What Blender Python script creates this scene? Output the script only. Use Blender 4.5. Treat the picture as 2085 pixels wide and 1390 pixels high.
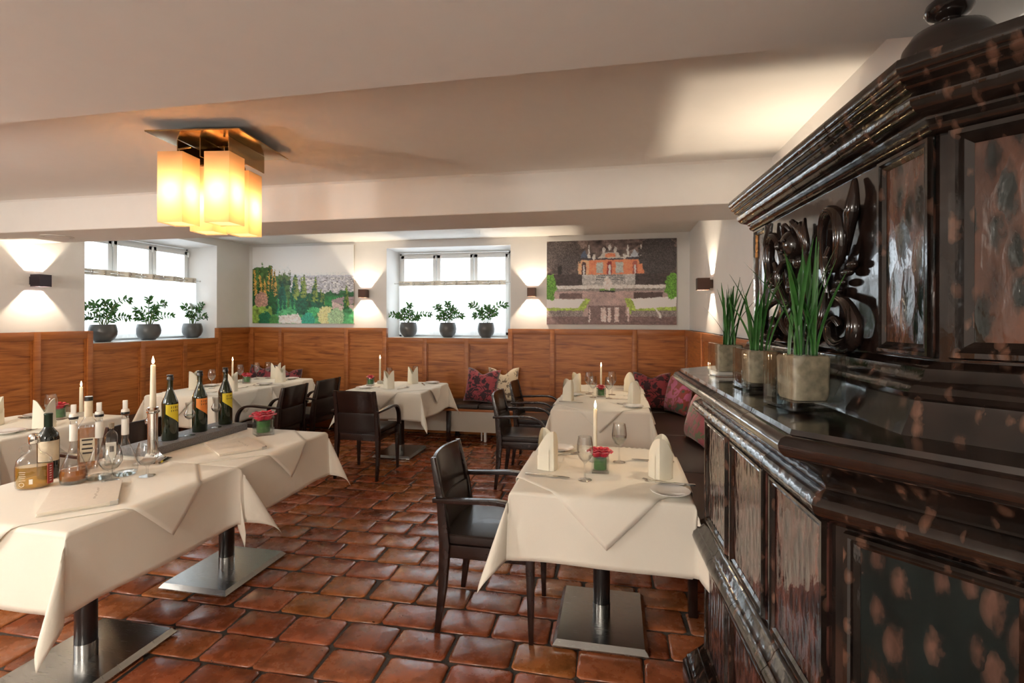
import bpy, bmesh, math, random
import numpy as np
from mathutils import Vector, Matrix
for o in list(bpy.data.objects): bpy.data.objects.remove(o, do_unlink=True)
S = bpy.context.scene
C = S.collection
PI = math.pi
R = math.radians
rnd = random.Random(7)

# ------------------------------------------------------------------ camera, sky, light, exposure
XL, XR, YB, YF = -5.25, 0.87, 6.55, -3.2          # inner faces of the left, right, back and front walls
ZW, ZS = 1.395, 1.265                             # top of the panelling, top under the windows
cam = bpy.data.cameras.new('camera'); cam.lens = 18.0; cam.sensor_width = 36.0; cam.shift_y = -47/2085
cam.clip_start = 0.05
co = bpy.data.objects.new('camera', cam); C.objects.link(co)
co.location = (0, 0, 1.53)
co.rotation_mode = 'XYZ'
co.matrix_world = Matrix.Translation((0, 0, 1.53)) @ Matrix.Rotation(R(11.55), 4, 'Z') @ Matrix.Rotation(R(90), 4, 'X') @ Matrix.Rotation(R(0.12), 4, 'Z')
S.camera = co
S.view_settings.view_transform = 'Standard'; S.view_settings.look = 'None'
S.view_settings.gamma = 1.0; S.view_settings.use_curve_mapping = False
S.view_settings.exposure = 1.76
S.cycles.max_bounces = 5; S.cycles.diffuse_bounces = 4; S.cycles.glossy_bounces = 2; S.cycles.transmission_bounces = 4; S.cycles.transparent_max_bounces = 10
S.cycles.caustics_reflective = False; S.cycles.caustics_refractive = False; S.cycles.sample_clamp_indirect = 6.0
S.cycles.use_denoising = True; S.cycles.use_adaptive_sampling = True; S.cycles.adaptive_threshold = 0.1; S.cycles.adaptive_min_samples = 16
W = bpy.data.worlds.new('overcast_sky'); S.world = W; W.use_nodes = True
W.node_tree.nodes['Background'].inputs[0].default_value = (0.84, 0.92, 1.0, 1)
W.node_tree.nodes['Background'].inputs[1].default_value = 2.2
def area(name, loc, rot, sx, sy, power, col, portal=False):
    l = bpy.data.lights.new(name, 'AREA'); l.shape = 'RECTANGLE'; l.size = sx; l.size_y = sy
    l.energy = power; l.color = col
    if portal: l.cycles.is_portal = True
    o = bpy.data.objects.new(name, l); C.objects.link(o); o.location = loc; o.rotation_euler = rot
    return o
# daylight enters through two windows and an added, unseen third (portals only guide the sampling of the sky)
area('sky_portal', (XL-.34, 4.97, 1.87), (0, R(-90), 0), 1.2, 1.56, 1, (1, 1, 1), True)
area('sky_portal', (-2.24, YB+.34, 1.87), (R(-90), 0, 0), 1.6, 1.2, 1, (1, 1, 1), True)
area('sky_portal', (XL-.34, 0.4, 1.87), (0, R(-90), 0), 1.2, 1.56, 1, (1, 1, 1), True)
# unseen fill lights added behind the photographer to brighten the room
def bulb(name, loc, power, col, r):
    l = bpy.data.lights.new(name, 'POINT'); l.energy = power; l.color = col; l.shadow_soft_size = r
    o = bpy.data.objects.new(name, l); C.objects.link(o); o.location = loc; return o
bulb('front_fill_light', (-3.9, 0.2, 1.75), 38, (1.0, 0.93, 0.84), .16)
bulb('front_fill_light', (-1.3, -1.9, 1.80), 46, (1.0, 0.92, 0.82), .16)

# ------------------------------------------------------------------ mesh helpers
class M:
    def __init__(s): s.v = []; s.f = []; s.n = 0
    def add(s, vs, fs):
        b = len(s.v); s.v.extend([tuple(p) for p in vs]); s.f.extend([tuple(b+i for i in f) for f in fs]); return s
    def box(s, cx, cy, cz, sx, sy, sz, rz=0.0):
        c_, s_ = math.cos(rz), math.sin(rz); vs = []
        for dz in (-.5, .5):
            for dx, dy in ((-.5, -.5), (.5, -.5), (.5, .5), (-.5, .5)):
                x, y = dx*sx, dy*sy; vs.append((cx+x*c_-y*s_, cy+x*s_+y*c_, cz+dz*sz))
        return s.add(vs, [(3, 2, 1, 0), (4, 5, 6, 7), (0, 1, 5, 4), (1, 2, 6, 5), (2, 3, 7, 6), (3, 0, 4, 7)])
    def loft(s, rings, closed=True, cap0=True, cap1=True):
        n = len(rings[0]); vs = [p for r in rings for p in r]; fs = []
        for i in range(len(rings)-1):
            for j in range(n if closed else n-1):
                k = (j+1) % n; fs.append((i*n+j, i*n+k, (i+1)*n+k, (i+1)*n+j))
        if cap0: fs.append(tuple(reversed(range(n))))
        if cap1: fs.append(tuple((len(rings)-1)*n+j for j in range(n)))
        return s.add(vs, fs)
    def post(s, secs):                       # tapered rectangular post: (x, y, z, half x, half y)
        return s.loft([[(x-a, y-b, z), (x+a, y-b, z), (x+a, y+b, z), (x-a, y+b, z)] for x, y, z, a, b in secs])
    def lathe(s, prof, n=20, cx=0, cy=0, sx=1, sy=1, cap0=True, cap1=True):
        return s.loft([[(cx+r*sx*math.cos(2*PI*j/n), cy+r*sy*math.sin(2*PI*j/n), z) for j in range(n)] for r, z in prof], True, cap0, cap1)
    def prism(s, poly, z0, z1):
        return s.loft([[(x, y, z0) for x, y in poly], [(x, y, z1) for x, y in poly]])
    def tube(s, pts, rad, n=8, fa=1.0, fb=1.0, up=(0, 0, 1), caps=True):
        pts = [Vector(p) for p in pts]; rings = []; up = Vector(up)
        for i, p in enumerate(pts):
            t = (pts[min(i+1, len(pts)-1)]-pts[max(i-1, 0)]).normalized()
            a = t.cross(up)
            if a.length < 1e-4: a = t.cross(Vector((1, 0, 0)))
            a.normalize(); b = a.cross(t).normalized()
            r = rad[i] if isinstance(rad, (list, tuple)) else rad
            rings.append([tuple(p+a*(r*fa*math.cos(2*PI*j/n+PI/n))+b*(r*fb*math.sin(2*PI*j/n+PI/n))) for j in range(n)])
        return s.loft(rings, True, caps, caps)
    def grid(s, fn, nu, nv, closeu=False):
        vs = [fn(i/nu, j/nv) for j in range(nv+1) for i in range(nu if closeu else nu+1)]
        w = nu if closeu else nu+1; fs = []
        for j in range(nv):
            for i in range(nu):
                k = (i+1) % w; fs.append((j*w+i, j*w+k, (j+1)*w+k, (j+1)*w+i))
        return s.add(vs, fs)
    def ball(s, c, r, n=12, m=8, sx=1, sy=1, sz=1):
        return s.loft([[(c[0]+r*sx*math.sin(PI*i/m)*math.cos(2*PI*j/n), c[1]+r*sy*math.sin(PI*i/m)*math.sin(2*PI*j/n), c[2]-r*sz*math.cos(PI*i/m)) for j in range(n)] for i in range(1, m)])
    def tri(s, mat4):
        s.v = [tuple(mat4 @ Vector(p)) for p in s.v]; return s
    def mesh(s, name, mat=None, bevel=0, seg=2, smooth=35):
        me = bpy.data.meshes.new(name); me.from_pydata(s.v, [], s.f)
        bm = bmesh.new(); bm.from_mesh(me)
        bmesh.ops.recalc_face_normals(bm, faces=bm.faces)
        if bevel:
            ed = [e for e in bm.edges if e.is_manifold and e.calc_face_angle(0) > R(30)]
            bmesh.ops.bevel(bm, geom=ed, offset=bevel, segments=seg, affect='EDGES', profile=.6, clamp_overlap=True)
        bm.to_mesh(me); bm.free()
        if smooth:
            me.polygons.foreach_set('use_smooth', [True]*len(me.polygons)); me.set_sharp_from_angle(angle=R(smooth))
        if mat: me.materials.append(mat)
        return me
    def build(s, name, mat, parent=None, loc=None, rz=0, bevel=0, seg=2, smooth=35):
        return link(name, s.mesh(name, mat, bevel, seg, smooth), parent, loc, rz)
def link(name, me, parent=None, loc=None, rz=0):
    o = bpy.data.objects.new(name, me); C.objects.link(o); o.parent = parent
    if loc: o.location = loc
    if rz: o.rotation_euler = (0, 0, rz)
    return o
def tag(o, label=None, cat=None, group=None, kind=None):
    if label: o['label'] = label
    if cat: o['category'] = cat
    if group: o['group'] = group
    if kind: o['kind'] = kind
    return o
def thing(name, label, cat, loc=(0, 0, 0), rz=0, group=None):
    o = bpy.data.objects.new(name, None); C.objects.link(o); o.empty_display_size = .05
    o.location = loc; o.rotation_euler = (0, 0, rz)
    return tag(o, label, cat, group)
def dup(root, loc=None, rz=0, label=None, group=None):
    KIDS = {}
    for k in list(bpy.data.objects):
        if k.parent: KIDS.setdefault(k.parent.name, []).append(k)
    r = root.copy(); C.objects.link(r)
    for ch in KIDS.get(root.name, []): cp2(ch, r, KIDS)
    if loc: r.location = loc
    r.rotation_euler = (0, 0, rz)
    return tag(r, label, None, group)
def cp2(o, par, KIDS):
    c_ = o.copy(); C.objects.link(c_); c_.parent = par
    for ch in KIDS.get(o.name, []): cp2(ch, c_, KIDS)
def sm(pts, n=6):                              # Catmull-Rom through the points
    P = [Vector(p) for p in pts]; out = []
    for i in range(len(P)-1):
        a, b, c_, d = P[max(i-1, 0)], P[i], P[i+1], P[min(i+2, len(P)-1)]
        for k in range(n):
            t = k/n
            out.append(.5*((2*b)+(c_-a)*t+(2*a-5*b+4*c_-d)*t*t+(3*b-a-3*c_+d)*t**3))
    out.append(P[-1]); return out
def lerp(a, b, t): return a+(b-a)*t

# ------------------------------------------------------------------ materials
def newmat(name):
    m = bpy.data.materials.new(name); m.use_nodes = True
    nt = m.node_tree; b = nt.nodes['Principled BSDF']
    return m, nt, b
def nd(nt, typ, **kw):
    n = nt.nodes.new(typ)
    for k, v in kw.items():
        if k.startswith('i_'):
            key = k[2:]; key = int(key) if key.isdigit() else key.replace('_', ' ')
            n.inputs[key].default_value = v
        else: setattr(n, k, v)
    return n
def rgb(c_): return (c_[0], c_[1], c_[2], 1)
def ramp(nt, src, stops):
    r = nt.nodes.new('ShaderNodeValToRGB'); e = r.color_ramp.elements
    while len(e) < len(stops): e.new(.5)
    for q, (p, c_) in zip(e, stops): q.position = p; q.color = rgb(c_)
    nt.links.new(src, r.inputs[0]); return r
def coords(nt, scale=(1, 1, 1), kind='Object', rand=False):
    tc = nt.nodes.new('ShaderNodeTexCoord'); mp = nt.nodes.new('ShaderNodeMapping'); mp.inputs['Scale'].default_value = scale
    nt.links.new(tc.outputs[kind], mp.inputs['Vector'])
    if rand:
        oi = nt.nodes.new('ShaderNodeObjectInfo'); mu = nd(nt, 'ShaderNodeMath', operation='MULTIPLY', i_1=37.0)
        nt.links.new(oi.outputs['Random'], mu.inputs[0]); nt.links.new(mu.outputs[0], mp.inputs['Location'])
    return mp.outputs[0]
def bump(nt, b, src, strength=.2, dist=.01):
    n = nd(nt, 'ShaderNodeBump', i_Strength=strength, i_Distance=dist); nt.links.new(src, n.inputs['Height'])
    nt.links.new(n.outputs[0], b.inputs['Normal']); return n
def plain(name, col, rough=.5, metal=0, nscale=0, nvar=.0, bmp=0, coat=0, spec=None, sheen=0):
    m, nt, b = newmat(name)
    b.inputs['Base Color'].default_value = rgb(col); b.inputs['Roughness'].default_value = rough; b.inputs['Metallic'].default_value = metal
    b.inputs['Coat Weight'].default_value = coat
    if spec is not None: b.inputs['Specular IOR Level'].default_value = spec
    if sheen: b.inputs['Sheen Weight'].default_value = sheen
    if nscale:
        n = nd(nt, 'ShaderNodeTexNoise', i_Scale=nscale, i_Detail=4.0); nt.links.new(coords(nt), n.inputs['Vector'])
        if nvar:
            r = ramp(nt, n.outputs[0], [(.25, [q*(1-nvar) for q in col]), (.75, [min(1, q*(1+nvar)) for q in col])])
            nt.links.new(r.outputs[0], b.inputs['Base Color'])
        if bmp: bump(nt, b, n.outputs[0], bmp, .004)
    return m
MT = {}
MT['plaster'] = plain('plaster', (.82, .805, .78), .85, nscale=9, nvar=.012, bmp=.12)
MT['ceil'] = plain('ceiling_paint', (.80, .78, .745), .9, nscale=14, nvar=.01, bmp=.10)
MT['cloth'] = plain('cream_linen', (.87, .83, .72), .8, nscale=420, nvar=.015, bmp=.06, sheen=.15)
MT['napkin'] = plain('napkin_linen', (.88, .84, .70), .8, nscale=420, nvar=.015, bmp=.05, sheen=.15)
MT['chair'] = plain('dark_stained_beech', (.020, .009, .007), .25, nscale=30, nvar=.25, coat=.15, spec=.4)
MT['leather'] = plain('brown_black_leather', (.020, .012, .010), .32, nscale=180, nvar=.15, bmp=.10, coat=.08, spec=.4)
MT['benchlea'] = plain('bench_leather', (.026, .016, .012), .42, nscale=160, nvar=.2, bmp=.12)
MT['black'] = plain('black_lacquer', (.010, .010, .011), .30, coat=.4)
MT['chrome'] = plain('polished_silver', (.80, .78, .74), .09, 1)
MT['cutlery'] = plain('cutlery_steel', (.62, .60, .57), .20, 1)
MT['white'] = plain('white_paint', (.82, .83, .82), .4)
MT['porc'] = plain('white_porcelain', (.86, .85, .82), .12, coat=.5)
MT['wax'] = plain('ivory_wax', (.86, .79, .62), .45)
MT['wick'] = plain('charred_wick', (.02, .015, .01), .9)
MT['rose'] = plain('red_rose_petal', (.70, .012, .05), .5, nscale=60, nvar=.35, sheen=.3)
MT['leaf'] = plain('vase_leaf', (.035, .16, .025), .35, nscale=40, nvar=.4)
MT['zz'] = plain('zz_leaf', (.045, .165, .030), .25, nscale=25, nvar=.6, coat=.4)
MT['stem'] = plain('plant_stem', (.10, .16, .04), .5)
MT['blade'] = plain('sword_leaf', (.030, .115, .022), .35, nscale=18, nvar=.5)
MT['pot'] = plain('grey_ceramic_pot', (.090, .092, .092), .33, nscale=6, nvar=.12, coat=.2)
MT['soil'] = plain('potting_soil', (.03, .022, .016), .95, nscale=90, nvar=.4, bmp=.5)
MT['sand'] = plain('raffia_insert', (.34, .27, .19), .85, nscale=45, nvar=.45, bmp=.5)
MT['sconce'] = plain('bronze_lamp_box', (.095, .050, .036), .38, .55)
MT['sconce_dk'] = plain('dark_lamp_box', (.040, .030, .040), .40, .45)
MT['radiator'] = plain('radiator_enamel', (.72, .68, .58), .35)
MT['granite'] = plain('grey_granite', (.17, .17, .18), .5, nscale=150, nvar=.45, bmp=.1)
MT['hole_shade'] = plain('dark_hole_shade', (.02, .02, .022), .35)
MT['oil'] = plain('dark_green_bottle', (.012, .020, .008), .06, coat=.6)
MT['wineb'] = plain('black_wine_bottle', (.007, .010, .008), .07, coat=.6)
MT['lab_y'] = plain('yellow_label', (.72, .58, .03), .6)
MT['lab_o'] = plain('orange_label', (.82, .27, .05), .6)
MT['lab_c'] = plain('cream_label', (.70, .60, .44), .6, nscale=18, nvar=.25)
MT['lab_w'] = plain('white_label', (.82, .79, .72), .6)
MT['lab_r'] = plain('red_label', (.35, .05, .04), .6)
MT['ink'] = plain('label_ink', (.04, .03, .025), .7)
MT['foil'] = plain('capsule_foil', (.012, .028, .016), .35, .3)
MT['menu'] = plain('menu_cover', (.80, .73, .62), .55, nscale=60, nvar=.03, bmp=.05)
MT['page'] = plain('menu_pages', (.78, .70, .58), .7)
MT['brass'] = plain('bronzed_mirror_metal', (.48, .36, .20), .20, 1)
MT['rubber'] = plain('black_rubber', (.015, .015, .015), .7)
MT['vent'] = plain('vent_cover', (.62, .60, .56), .6)
def mat_steel():
    m, nt, b = newmat('brushed_steel'); b.inputs['Metallic'].default_value = 1; b.inputs['Base Color'].default_value = (.42, .42, .41, 1)
    n = nd(nt, 'ShaderNodeTexNoise', i_Scale=30.0, i_Detail=2.0); nt.links.new(coords(nt, (.5, 9, .5)), n.inputs['Vector'])
    r = ramp(nt, n.outputs[0], [(.3, (.255,)*3), (.7, (.275,)*3)]); nt.links.new(r.outputs[0], b.inputs['Roughness'])
    return m
MT['steel'] = mat_steel()
def mat_wood(name, dark, mid, light, rough=.38, rz=0):
    m, nt, b = newmat(name); v = coords(nt, (.9, .9, 9), rand=True)
    n1 = nd(nt, 'ShaderNodeTexNoise', i_Scale=1.7, i_Detail=5.0, i_Distortion=1.6); nt.links.new(v, n1.inputs['Vector'])
    n2 = nd(nt, 'ShaderNodeTexNoise', i_Scale=6.0, i_Detail=6.0, i_Distortion=.4); nt.links.new(coords(nt, (.8, .8, 26), rand=True), n2.inputs['Vector'])
    mx = nd(nt, 'ShaderNodeMath', operation='MULTIPLY_ADD', i_1=.45); nt.links.new(n2.outputs[0], mx.inputs[0]); 
    h = nd(nt, 'ShaderNodeMath', operation='MULTIPLY', i_1=.62); nt.links.new(n1.outputs[0], h.inputs[0]); nt.links.new(h.outputs[0], mx.inputs[2])
    r = ramp(nt, mx.outputs[0], [(.36, dark), (.50, mid), (.66, light)]); nt.links.new(r.outputs[0], b.inputs['Base Color'])
    b.inputs['Roughness'].default_value = rough; bump(nt, b, n2.outputs[0], .05, .003); return m
MT['panel'] = mat_wood('cherry_panel', (.16, .042, .008), (.40, .125, .024), (.56, .205, .048))
MT['stile'] = mat_wood('cherry_frame', (.26, .078, .015), (.37, .115, .023), (.45, .155, .036))
MT['bench'] = MT['stile']
def mat_tile():
    m, nt, b = newmat('terracotta_floor_tile')
    oi = nt.nodes.new('ShaderNodeObjectInfo'); ge = nt.nodes.new('ShaderNodeNewGeometry')
    ad = nd(nt, 'ShaderNodeMath', operation='ADD'); nt.links.new(oi.outputs['Random'], ad.inputs[0]); nt.links.new(ge.outputs['Random Per Island'], ad.inputs[1])
    fr = nd(nt, 'ShaderNodeMath', operation='FRACT'); nt.links.new(ad.outputs[0], fr.inputs[0])
    r = ramp(nt, fr.outputs[0], [(0, (.25, .070, .026)), (.35, (.35, .092, .036)), (.6, (.40, .140, .038)), (.85, (.40, .112, .048)), (1, (.30, .100, .036))])
    tc = nt.nodes.new('ShaderNodeNewGeometry')
    n = nd(nt, 'ShaderNodeTexNoise', i_Scale=9.0, i_Detail=7.0, i_Roughness=.65); nt.links.new(tc.outputs['Position'], n.inputs['Vector'])
    r2 = ramp(nt, n.outputs[0], [(.30, (.45, .42, .40)), (.5, (.9, .9, .9)), (.75, (1.25, 1.2, 1.1))])
    mx = nd(nt, 'ShaderNodeMix', data_type='RGBA', blend_type='MULTIPLY'); mx.inputs[0].default_value = 1
    nt.links.new(r.outputs[0], mx.inputs[6]); nt.links.new(r2.outputs[0], mx.inputs[7])
    # dark pits
    vo = nd(nt, 'ShaderNodeTexVoronoi', i_Scale=70.0); nt.links.new(tc.outputs['Position'], vo.inputs['Vector'])
    n3 = nd(nt, 'ShaderNodeTexNoise', i_Scale=14.0, i_Detail=2.0); nt.links.new(tc.outputs['Position'], n3.inputs['Vector'])
    ps = nd(nt, 'ShaderNodeMath', operation='ADD'); nt.links.new(vo.outputs['Distance'], ps.inputs[0]); nt.links.new(n3.outputs[0], ps.inputs[1])
    pr = ramp(nt, ps.outputs[0], [(.44, (.12, .08, .06)), (.52, (1, 1, 1))])
    m2 = nd(nt, 'ShaderNodeMix', data_type='RGBA', blend_type='MULTIPLY'); m2.inputs[0].default_value = 1
    nt.links.new(mx.outputs[2], m2.inputs[6]); nt.links.new(pr.outputs[0], m2.inputs[7]); nt.links.new(m2.outputs[2], b.inputs['Base Color'])
    rr = ramp(nt, n.outputs[0], [(.3, (.17,)*3), (.7, (.36,)*3)]); nt.links.new(rr.outputs[0], b.inputs['Roughness'])
    b.inputs['Coat Weight'].default_value = .22; b.inputs['Coat Roughness'].default_value = .15
    hs = nd(nt, 'ShaderNodeMath', operation='MULTIPLY_ADD', i_1=.6); nt.links.new(pr.outputs[0], hs.inputs[0]); nt.links.new(n.outputs[0], hs.inputs[2])
    bump(nt, b, hs.outputs[0], .30, .006); return m
MT['tile'] = mat_tile()
MT['grout'] = plain('dark_grout', (.060, .050, .040), .8, nscale=120, nvar=.5, bmp=.6)
def mat_glaze(name, base, spot, sx, sz, lo=.22, hi=.42, bstr=.35, dist=.006):
    m, nt, b = newmat(name)
    tc = nt.nodes.new('ShaderNodeTexCoord'); sp = nt.nodes.new('ShaderNodeSeparateXYZ'); nt.links.new(tc.outputs['Object'], sp.inputs[0])
    su = nd(nt, 'ShaderNodeMath', operation='SUBTRACT'); nt.links.new(sp.outputs[0], su.inputs[0]); nt.links.new(sp.outputs[1], su.inputs[1])
    cx_ = nt.nodes.new('ShaderNodeCombineXYZ'); nt.links.new(su.outputs[0], cx_.inputs[0]); nt.links.new(sp.outputs[2], cx_.inputs[1])
    mp = nt.nodes.new('ShaderNodeMapping'); mp.inputs['Scale'].default_value = (sx, sz, 1); nt.links.new(cx_.outputs[0], mp.inputs['Vector']); v = mp.outputs[0]
    n0 = nd(nt, 'ShaderNodeTexNoise', i_Scale=2.4, i_Detail=2.0); nt.links.new(v, n0.inputs['Vector'])
    mixv = nd(nt, 'ShaderNodeMix', data_type='VECTOR'); mixv.inputs[0].default_value = .30
    nt.links.new(v, mixv.inputs[4]); nt.links.new(n0.outputs['Color'], mixv.inputs[5])
    vo = nd(nt, 'ShaderNodeTexVoronoi', i_Scale=1.0, i_Randomness=.9); vo.voronoi_dimensions = '2D'; nt.links.new(mixv.outputs[1], vo.inputs['Vector'])
    sv = nt.nodes.new('ShaderNodeSeparateColor'); nt.links.new(vo.outputs['Color'], sv.inputs[0])
    jit = nd(nt, 'ShaderNodeMath', operation='MULTIPLY_ADD', i_1=.22, i_2=-.11); nt.links.new(sv.outputs[0], jit.inputs[0])
    nz = nd(nt, 'ShaderNodeMath', operation='MULTIPLY_ADD', i_1=.30); nt.links.new(n0.outputs[0], nz.inputs[0]); nt.links.new(jit.outputs[0], nz.inputs[2])
    dd = nd(nt, 'ShaderNodeMath', operation='ADD'); nt.links.new(vo.outputs['Distance'], dd.inputs[0]); nt.links.new(nz.outputs[0], dd.inputs[1])
    r = ramp(nt, dd.outputs[0], [(lo+.15, spot), (hi+.15, base)])
    n = nd(nt, 'ShaderNodeTexNoise', i_Scale=26.0, i_Detail=5.0); nt.links.new(coords(nt, (1, 1, .3)), n.inputs['Vector'])
    r2 = ramp(nt, n.outputs[0], [(.3, (.35, .33, .33)), (.7, (1.3, 1.25, 1.2))])
    mx = nd(nt, 'ShaderNodeMix', data_type='RGBA', blend_type='MULTIPLY'); mx.inputs[0].default_value = 1
    nt.links.new(r.outputs[0], mx.inputs[6]); nt.links.new(r2.outputs[0], mx.inputs[7]); nt.links.new(mx.outputs[2], b.inputs['Base Color'])
    b.inputs['Roughness'].default_value = .13; b.inputs['Coat Weight'].default_value = .4; b.inputs['Coat Roughness'].default_value = .04
    b.inputs['Specular IOR Level'].default_value = .5
    hs = nd(nt, 'ShaderNodeMath', operation='MULTIPLY_ADD', i_1=.35); nt.links.new(n.outputs[0], hs.inputs[0]); nt.links.new(vo.outputs['Distance'], hs.inputs[2])
    bp = bump(nt, b, hs.outputs[0], bstr, dist); nt.links.new(bp.outputs[0], b.inputs['Coat Normal']); return m
MT['glaze_drip'] = mat_glaze('drip_glazed_tile', (.095, .042, .028), (.005, .009, .008), 30, 13, .24, .46)
MT['glaze_fine'] = mat_glaze('fine_drip_glazed_tile', (.135, .055, .044), (.022, .012, .013), 48, 20, .22, .50)
MT['glaze_drop'] = mat_glaze('dark_glaze_with_brown_drops', (.006, .010, .010), (.105, .056, .042), 23, 14, .11, .36)
MT['glaze_mould'] = mat_glaze('streaked_glaze_moulding', (.015, .010, .008), (.11, .058, .040), 30, 20, .05, .24, .15)
MT['glaze_dark'] = mat_glaze('dark_brown_glaze', (.014, .010, .009), (.024, .015, .012), 14, 14, .2, .6, .12)
def mat_glass(name, tint=(1, 1, 1), gloss=.10, rough=.02, opac=0.0, body=(1, 1, 1), pwr=2.0):
    m, nt, b = newmat(name); out = nt.nodes['Material Output']
    tr = nd(nt, 'ShaderNodeBsdfTransparent'); tr.inputs[0].default_value = rgb(tint); lw0 = nd(nt, 'ShaderNodeLayerWeight', i_Blend=.5)
    tr_ = ramp(nt, lw0.outputs['Facing'], [(.0, tint), (.72, [q*.95 for q in tint]), (.96, [q*.72 for q in tint])]); nt.links.new(tr_.outputs[0], tr.inputs[0])
    gl = nd(nt, 'ShaderNodeBsdfGlossy', i_Roughness=rough); lw = nd(nt, 'ShaderNodeLayerWeight', i_Blend=.5)
    pw = nd(nt, 'ShaderNodeMath', operation='POWER', i_1=pwr); nt.links.new(lw.outputs['Facing'], pw.inputs[0])
    ml = nd(nt, 'ShaderNodeMath', operation='MULTIPLY_ADD', i_1=.68, i_2=.045+gloss*.15); nt.links.new(pw.outputs[0], ml.inputs[0]); ml.use_clamp = True
    mx = nd(nt, 'ShaderNodeMixShader'); nt.links.new(ml.outputs[0], mx.inputs[0]); nt.links.new(tr.outputs[0], mx.inputs[1]); nt.links.new(gl.outputs[0], mx.inputs[2])
    last = mx
    if opac:
        df = nd(nt, 'ShaderNodeBsdfDiffuse'); df.inputs[0].default_value = rgb(body)
        m2 = nd(nt, 'ShaderNodeMixShader'); m2.inputs[0].default_value = opac; nt.links.new(mx.outputs[0], m2.inputs[1]); nt.links.new(df.outputs[0], m2.inputs[2]); last = m2
    nt.links.new(last.outputs[0], out.inputs[0]); return m
MT['glass'] = mat_glass('clear_glass', (.985, .99, .985))
MT['thick'] = mat_glass('thick_clear_glass', (.93, .95, .94), .1, pwr=3.6)
MT['pane'] = mat_glass('window_pane', (.97, .98, .98))
MT['frost'] = mat_glass('frosted_glass', (.85, .85, .82), .2, .2, .45, (.85, .83, .78))
MT['water'] = mat_glass('water_in_glass', (.93, .94, .92), .1)
MT['whisky'] = mat_glass('amber_spirit', (.80, .56, .14), .1, .02, .22, (.72, .46, .08))
MT['cognac'] = mat_glass('brown_spirit', (.80, .48, .20), .1, .02, .22, (.60, .28, .08))
MT['sheer'] = None
def mat_translucent(name, col, trans, clear=0.0):
    m, nt, b = newmat(name); out = nt.nodes['Material Output']
    d = nd(nt, 'ShaderNodeBsdfDiffuse'); d.inputs[0].default_value = rgb(col)
    t = nd(nt, 'ShaderNodeBsdfTranslucent'); t.inputs[0].default_value = rgb(col)
    mx = nd(nt, 'ShaderNodeMixShader'); mx.inputs[0].default_value = trans
    nt.links.new(d.outputs[0], mx.inputs[1]); nt.links.new(t.outputs[0], mx.inputs[2]); last = mx
    if clear:
        tr = nd(nt, 'ShaderNodeBsdfTransparent'); m2 = nd(nt, 'ShaderNodeMixShader'); m2.inputs[0].default_value = clear
        nt.links.new(mx.outputs[0], m2.inputs[1]); nt.links.new(tr.outputs[0], m2.inputs[2]); last = m2
    nt.links.new(last.outputs[0], out.inputs[0]); return m
MT['sheer'] = mat_translucent('sheer_curtain', (.92, .92, .90), .6, .22)
MT['shade'] = mat_translucent('cream_lamp_shade', (.78, .56, .34), .55)
MT['diffuser'] = mat_translucent('white_lamp_diffuser', (.97, .95, .90), .7)
def mat_emit(name, col, st):
    m, nt, b = newmat(name); b.inputs['Base Color'].default_value = rgb(col); b.inputs['Emission Color'].default_value = rgb(col); b.inputs['Emission Strength'].default_value = st; return m
MT['flame'] = mat_emit('candle_flame', (1, .78, .42), 12)
MT['bulb'] = mat_emit('lamp_bulb', (1, .80, .50), 3)
MT['lampglow'] = mat_emit('lamp_source', (1, .85, .62), 8)
def mat_print(name):
    m, nt, b = newmat(name); a = nt.nodes.new('ShaderNodeVertexColor'); a.layer_name = 'print'
    nt.links.new(a.outputs[0], b.inputs['Base Color']); b.inputs['Roughness'].default_value = .45; return m
MT['print'] = mat_print('canvas_print')
def mat_damask(name, ground, motif, scale=9, thr=.5, third=None):
    m, nt, b = newmat(name); v = coords(nt)
    n = nd(nt, 'ShaderNodeTexNoise', i_Scale=scale, i_Detail=1.5, i_Distortion=2.2); nt.links.new(v, n.inputs['Vector'])
    w = nd(nt, 'ShaderNodeTexVoronoi', i_Scale=scale*.9, feature='SMOOTH_F1'); nt.links.new(v, w.inputs['Vector'])
    ad = nd(nt, 'ShaderNodeMath', operation='MULTIPLY_ADD', i_1=.5); nt.links.new(w.outputs['Distance'], ad.inputs[0]); nt.links.new(n.outputs[0], ad.inputs[2])
    st = [(thr-.02, motif), (thr+.03, ground)]
    if third: st.append((thr+.14, ground)); st.append((thr+.18, third))
    r = ramp(nt, ad.outputs[0], st); nt.links.new(r.outputs[0], b.inputs['Base Color'])
    b.inputs['Roughness'].default_value = .75; b.inputs['Sheen Weight'].default_value = .5; bump(nt, b, ad.outputs[0], .25, .01); return m
MT['pil_red'] = mat_damask('crimson_damask', (.33, .045, .060), (.035, .006, .014), 13, .70)
MT['pil_cream'] = mat_damask('cream_damask', (.72, .60, .42), (.16, .11, .07), 13, .60)
MT['pil_mix'] = mat_damask('patchwork_silk', (.28, .05, .04), (.05, .10, .06), 8, .52, (.50, .12, .25))
MT['pil_pink'] = mat_damask('pink_green_jacquard', (.38, .10, .12), (.14, .17, .09), 10, .62)

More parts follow.
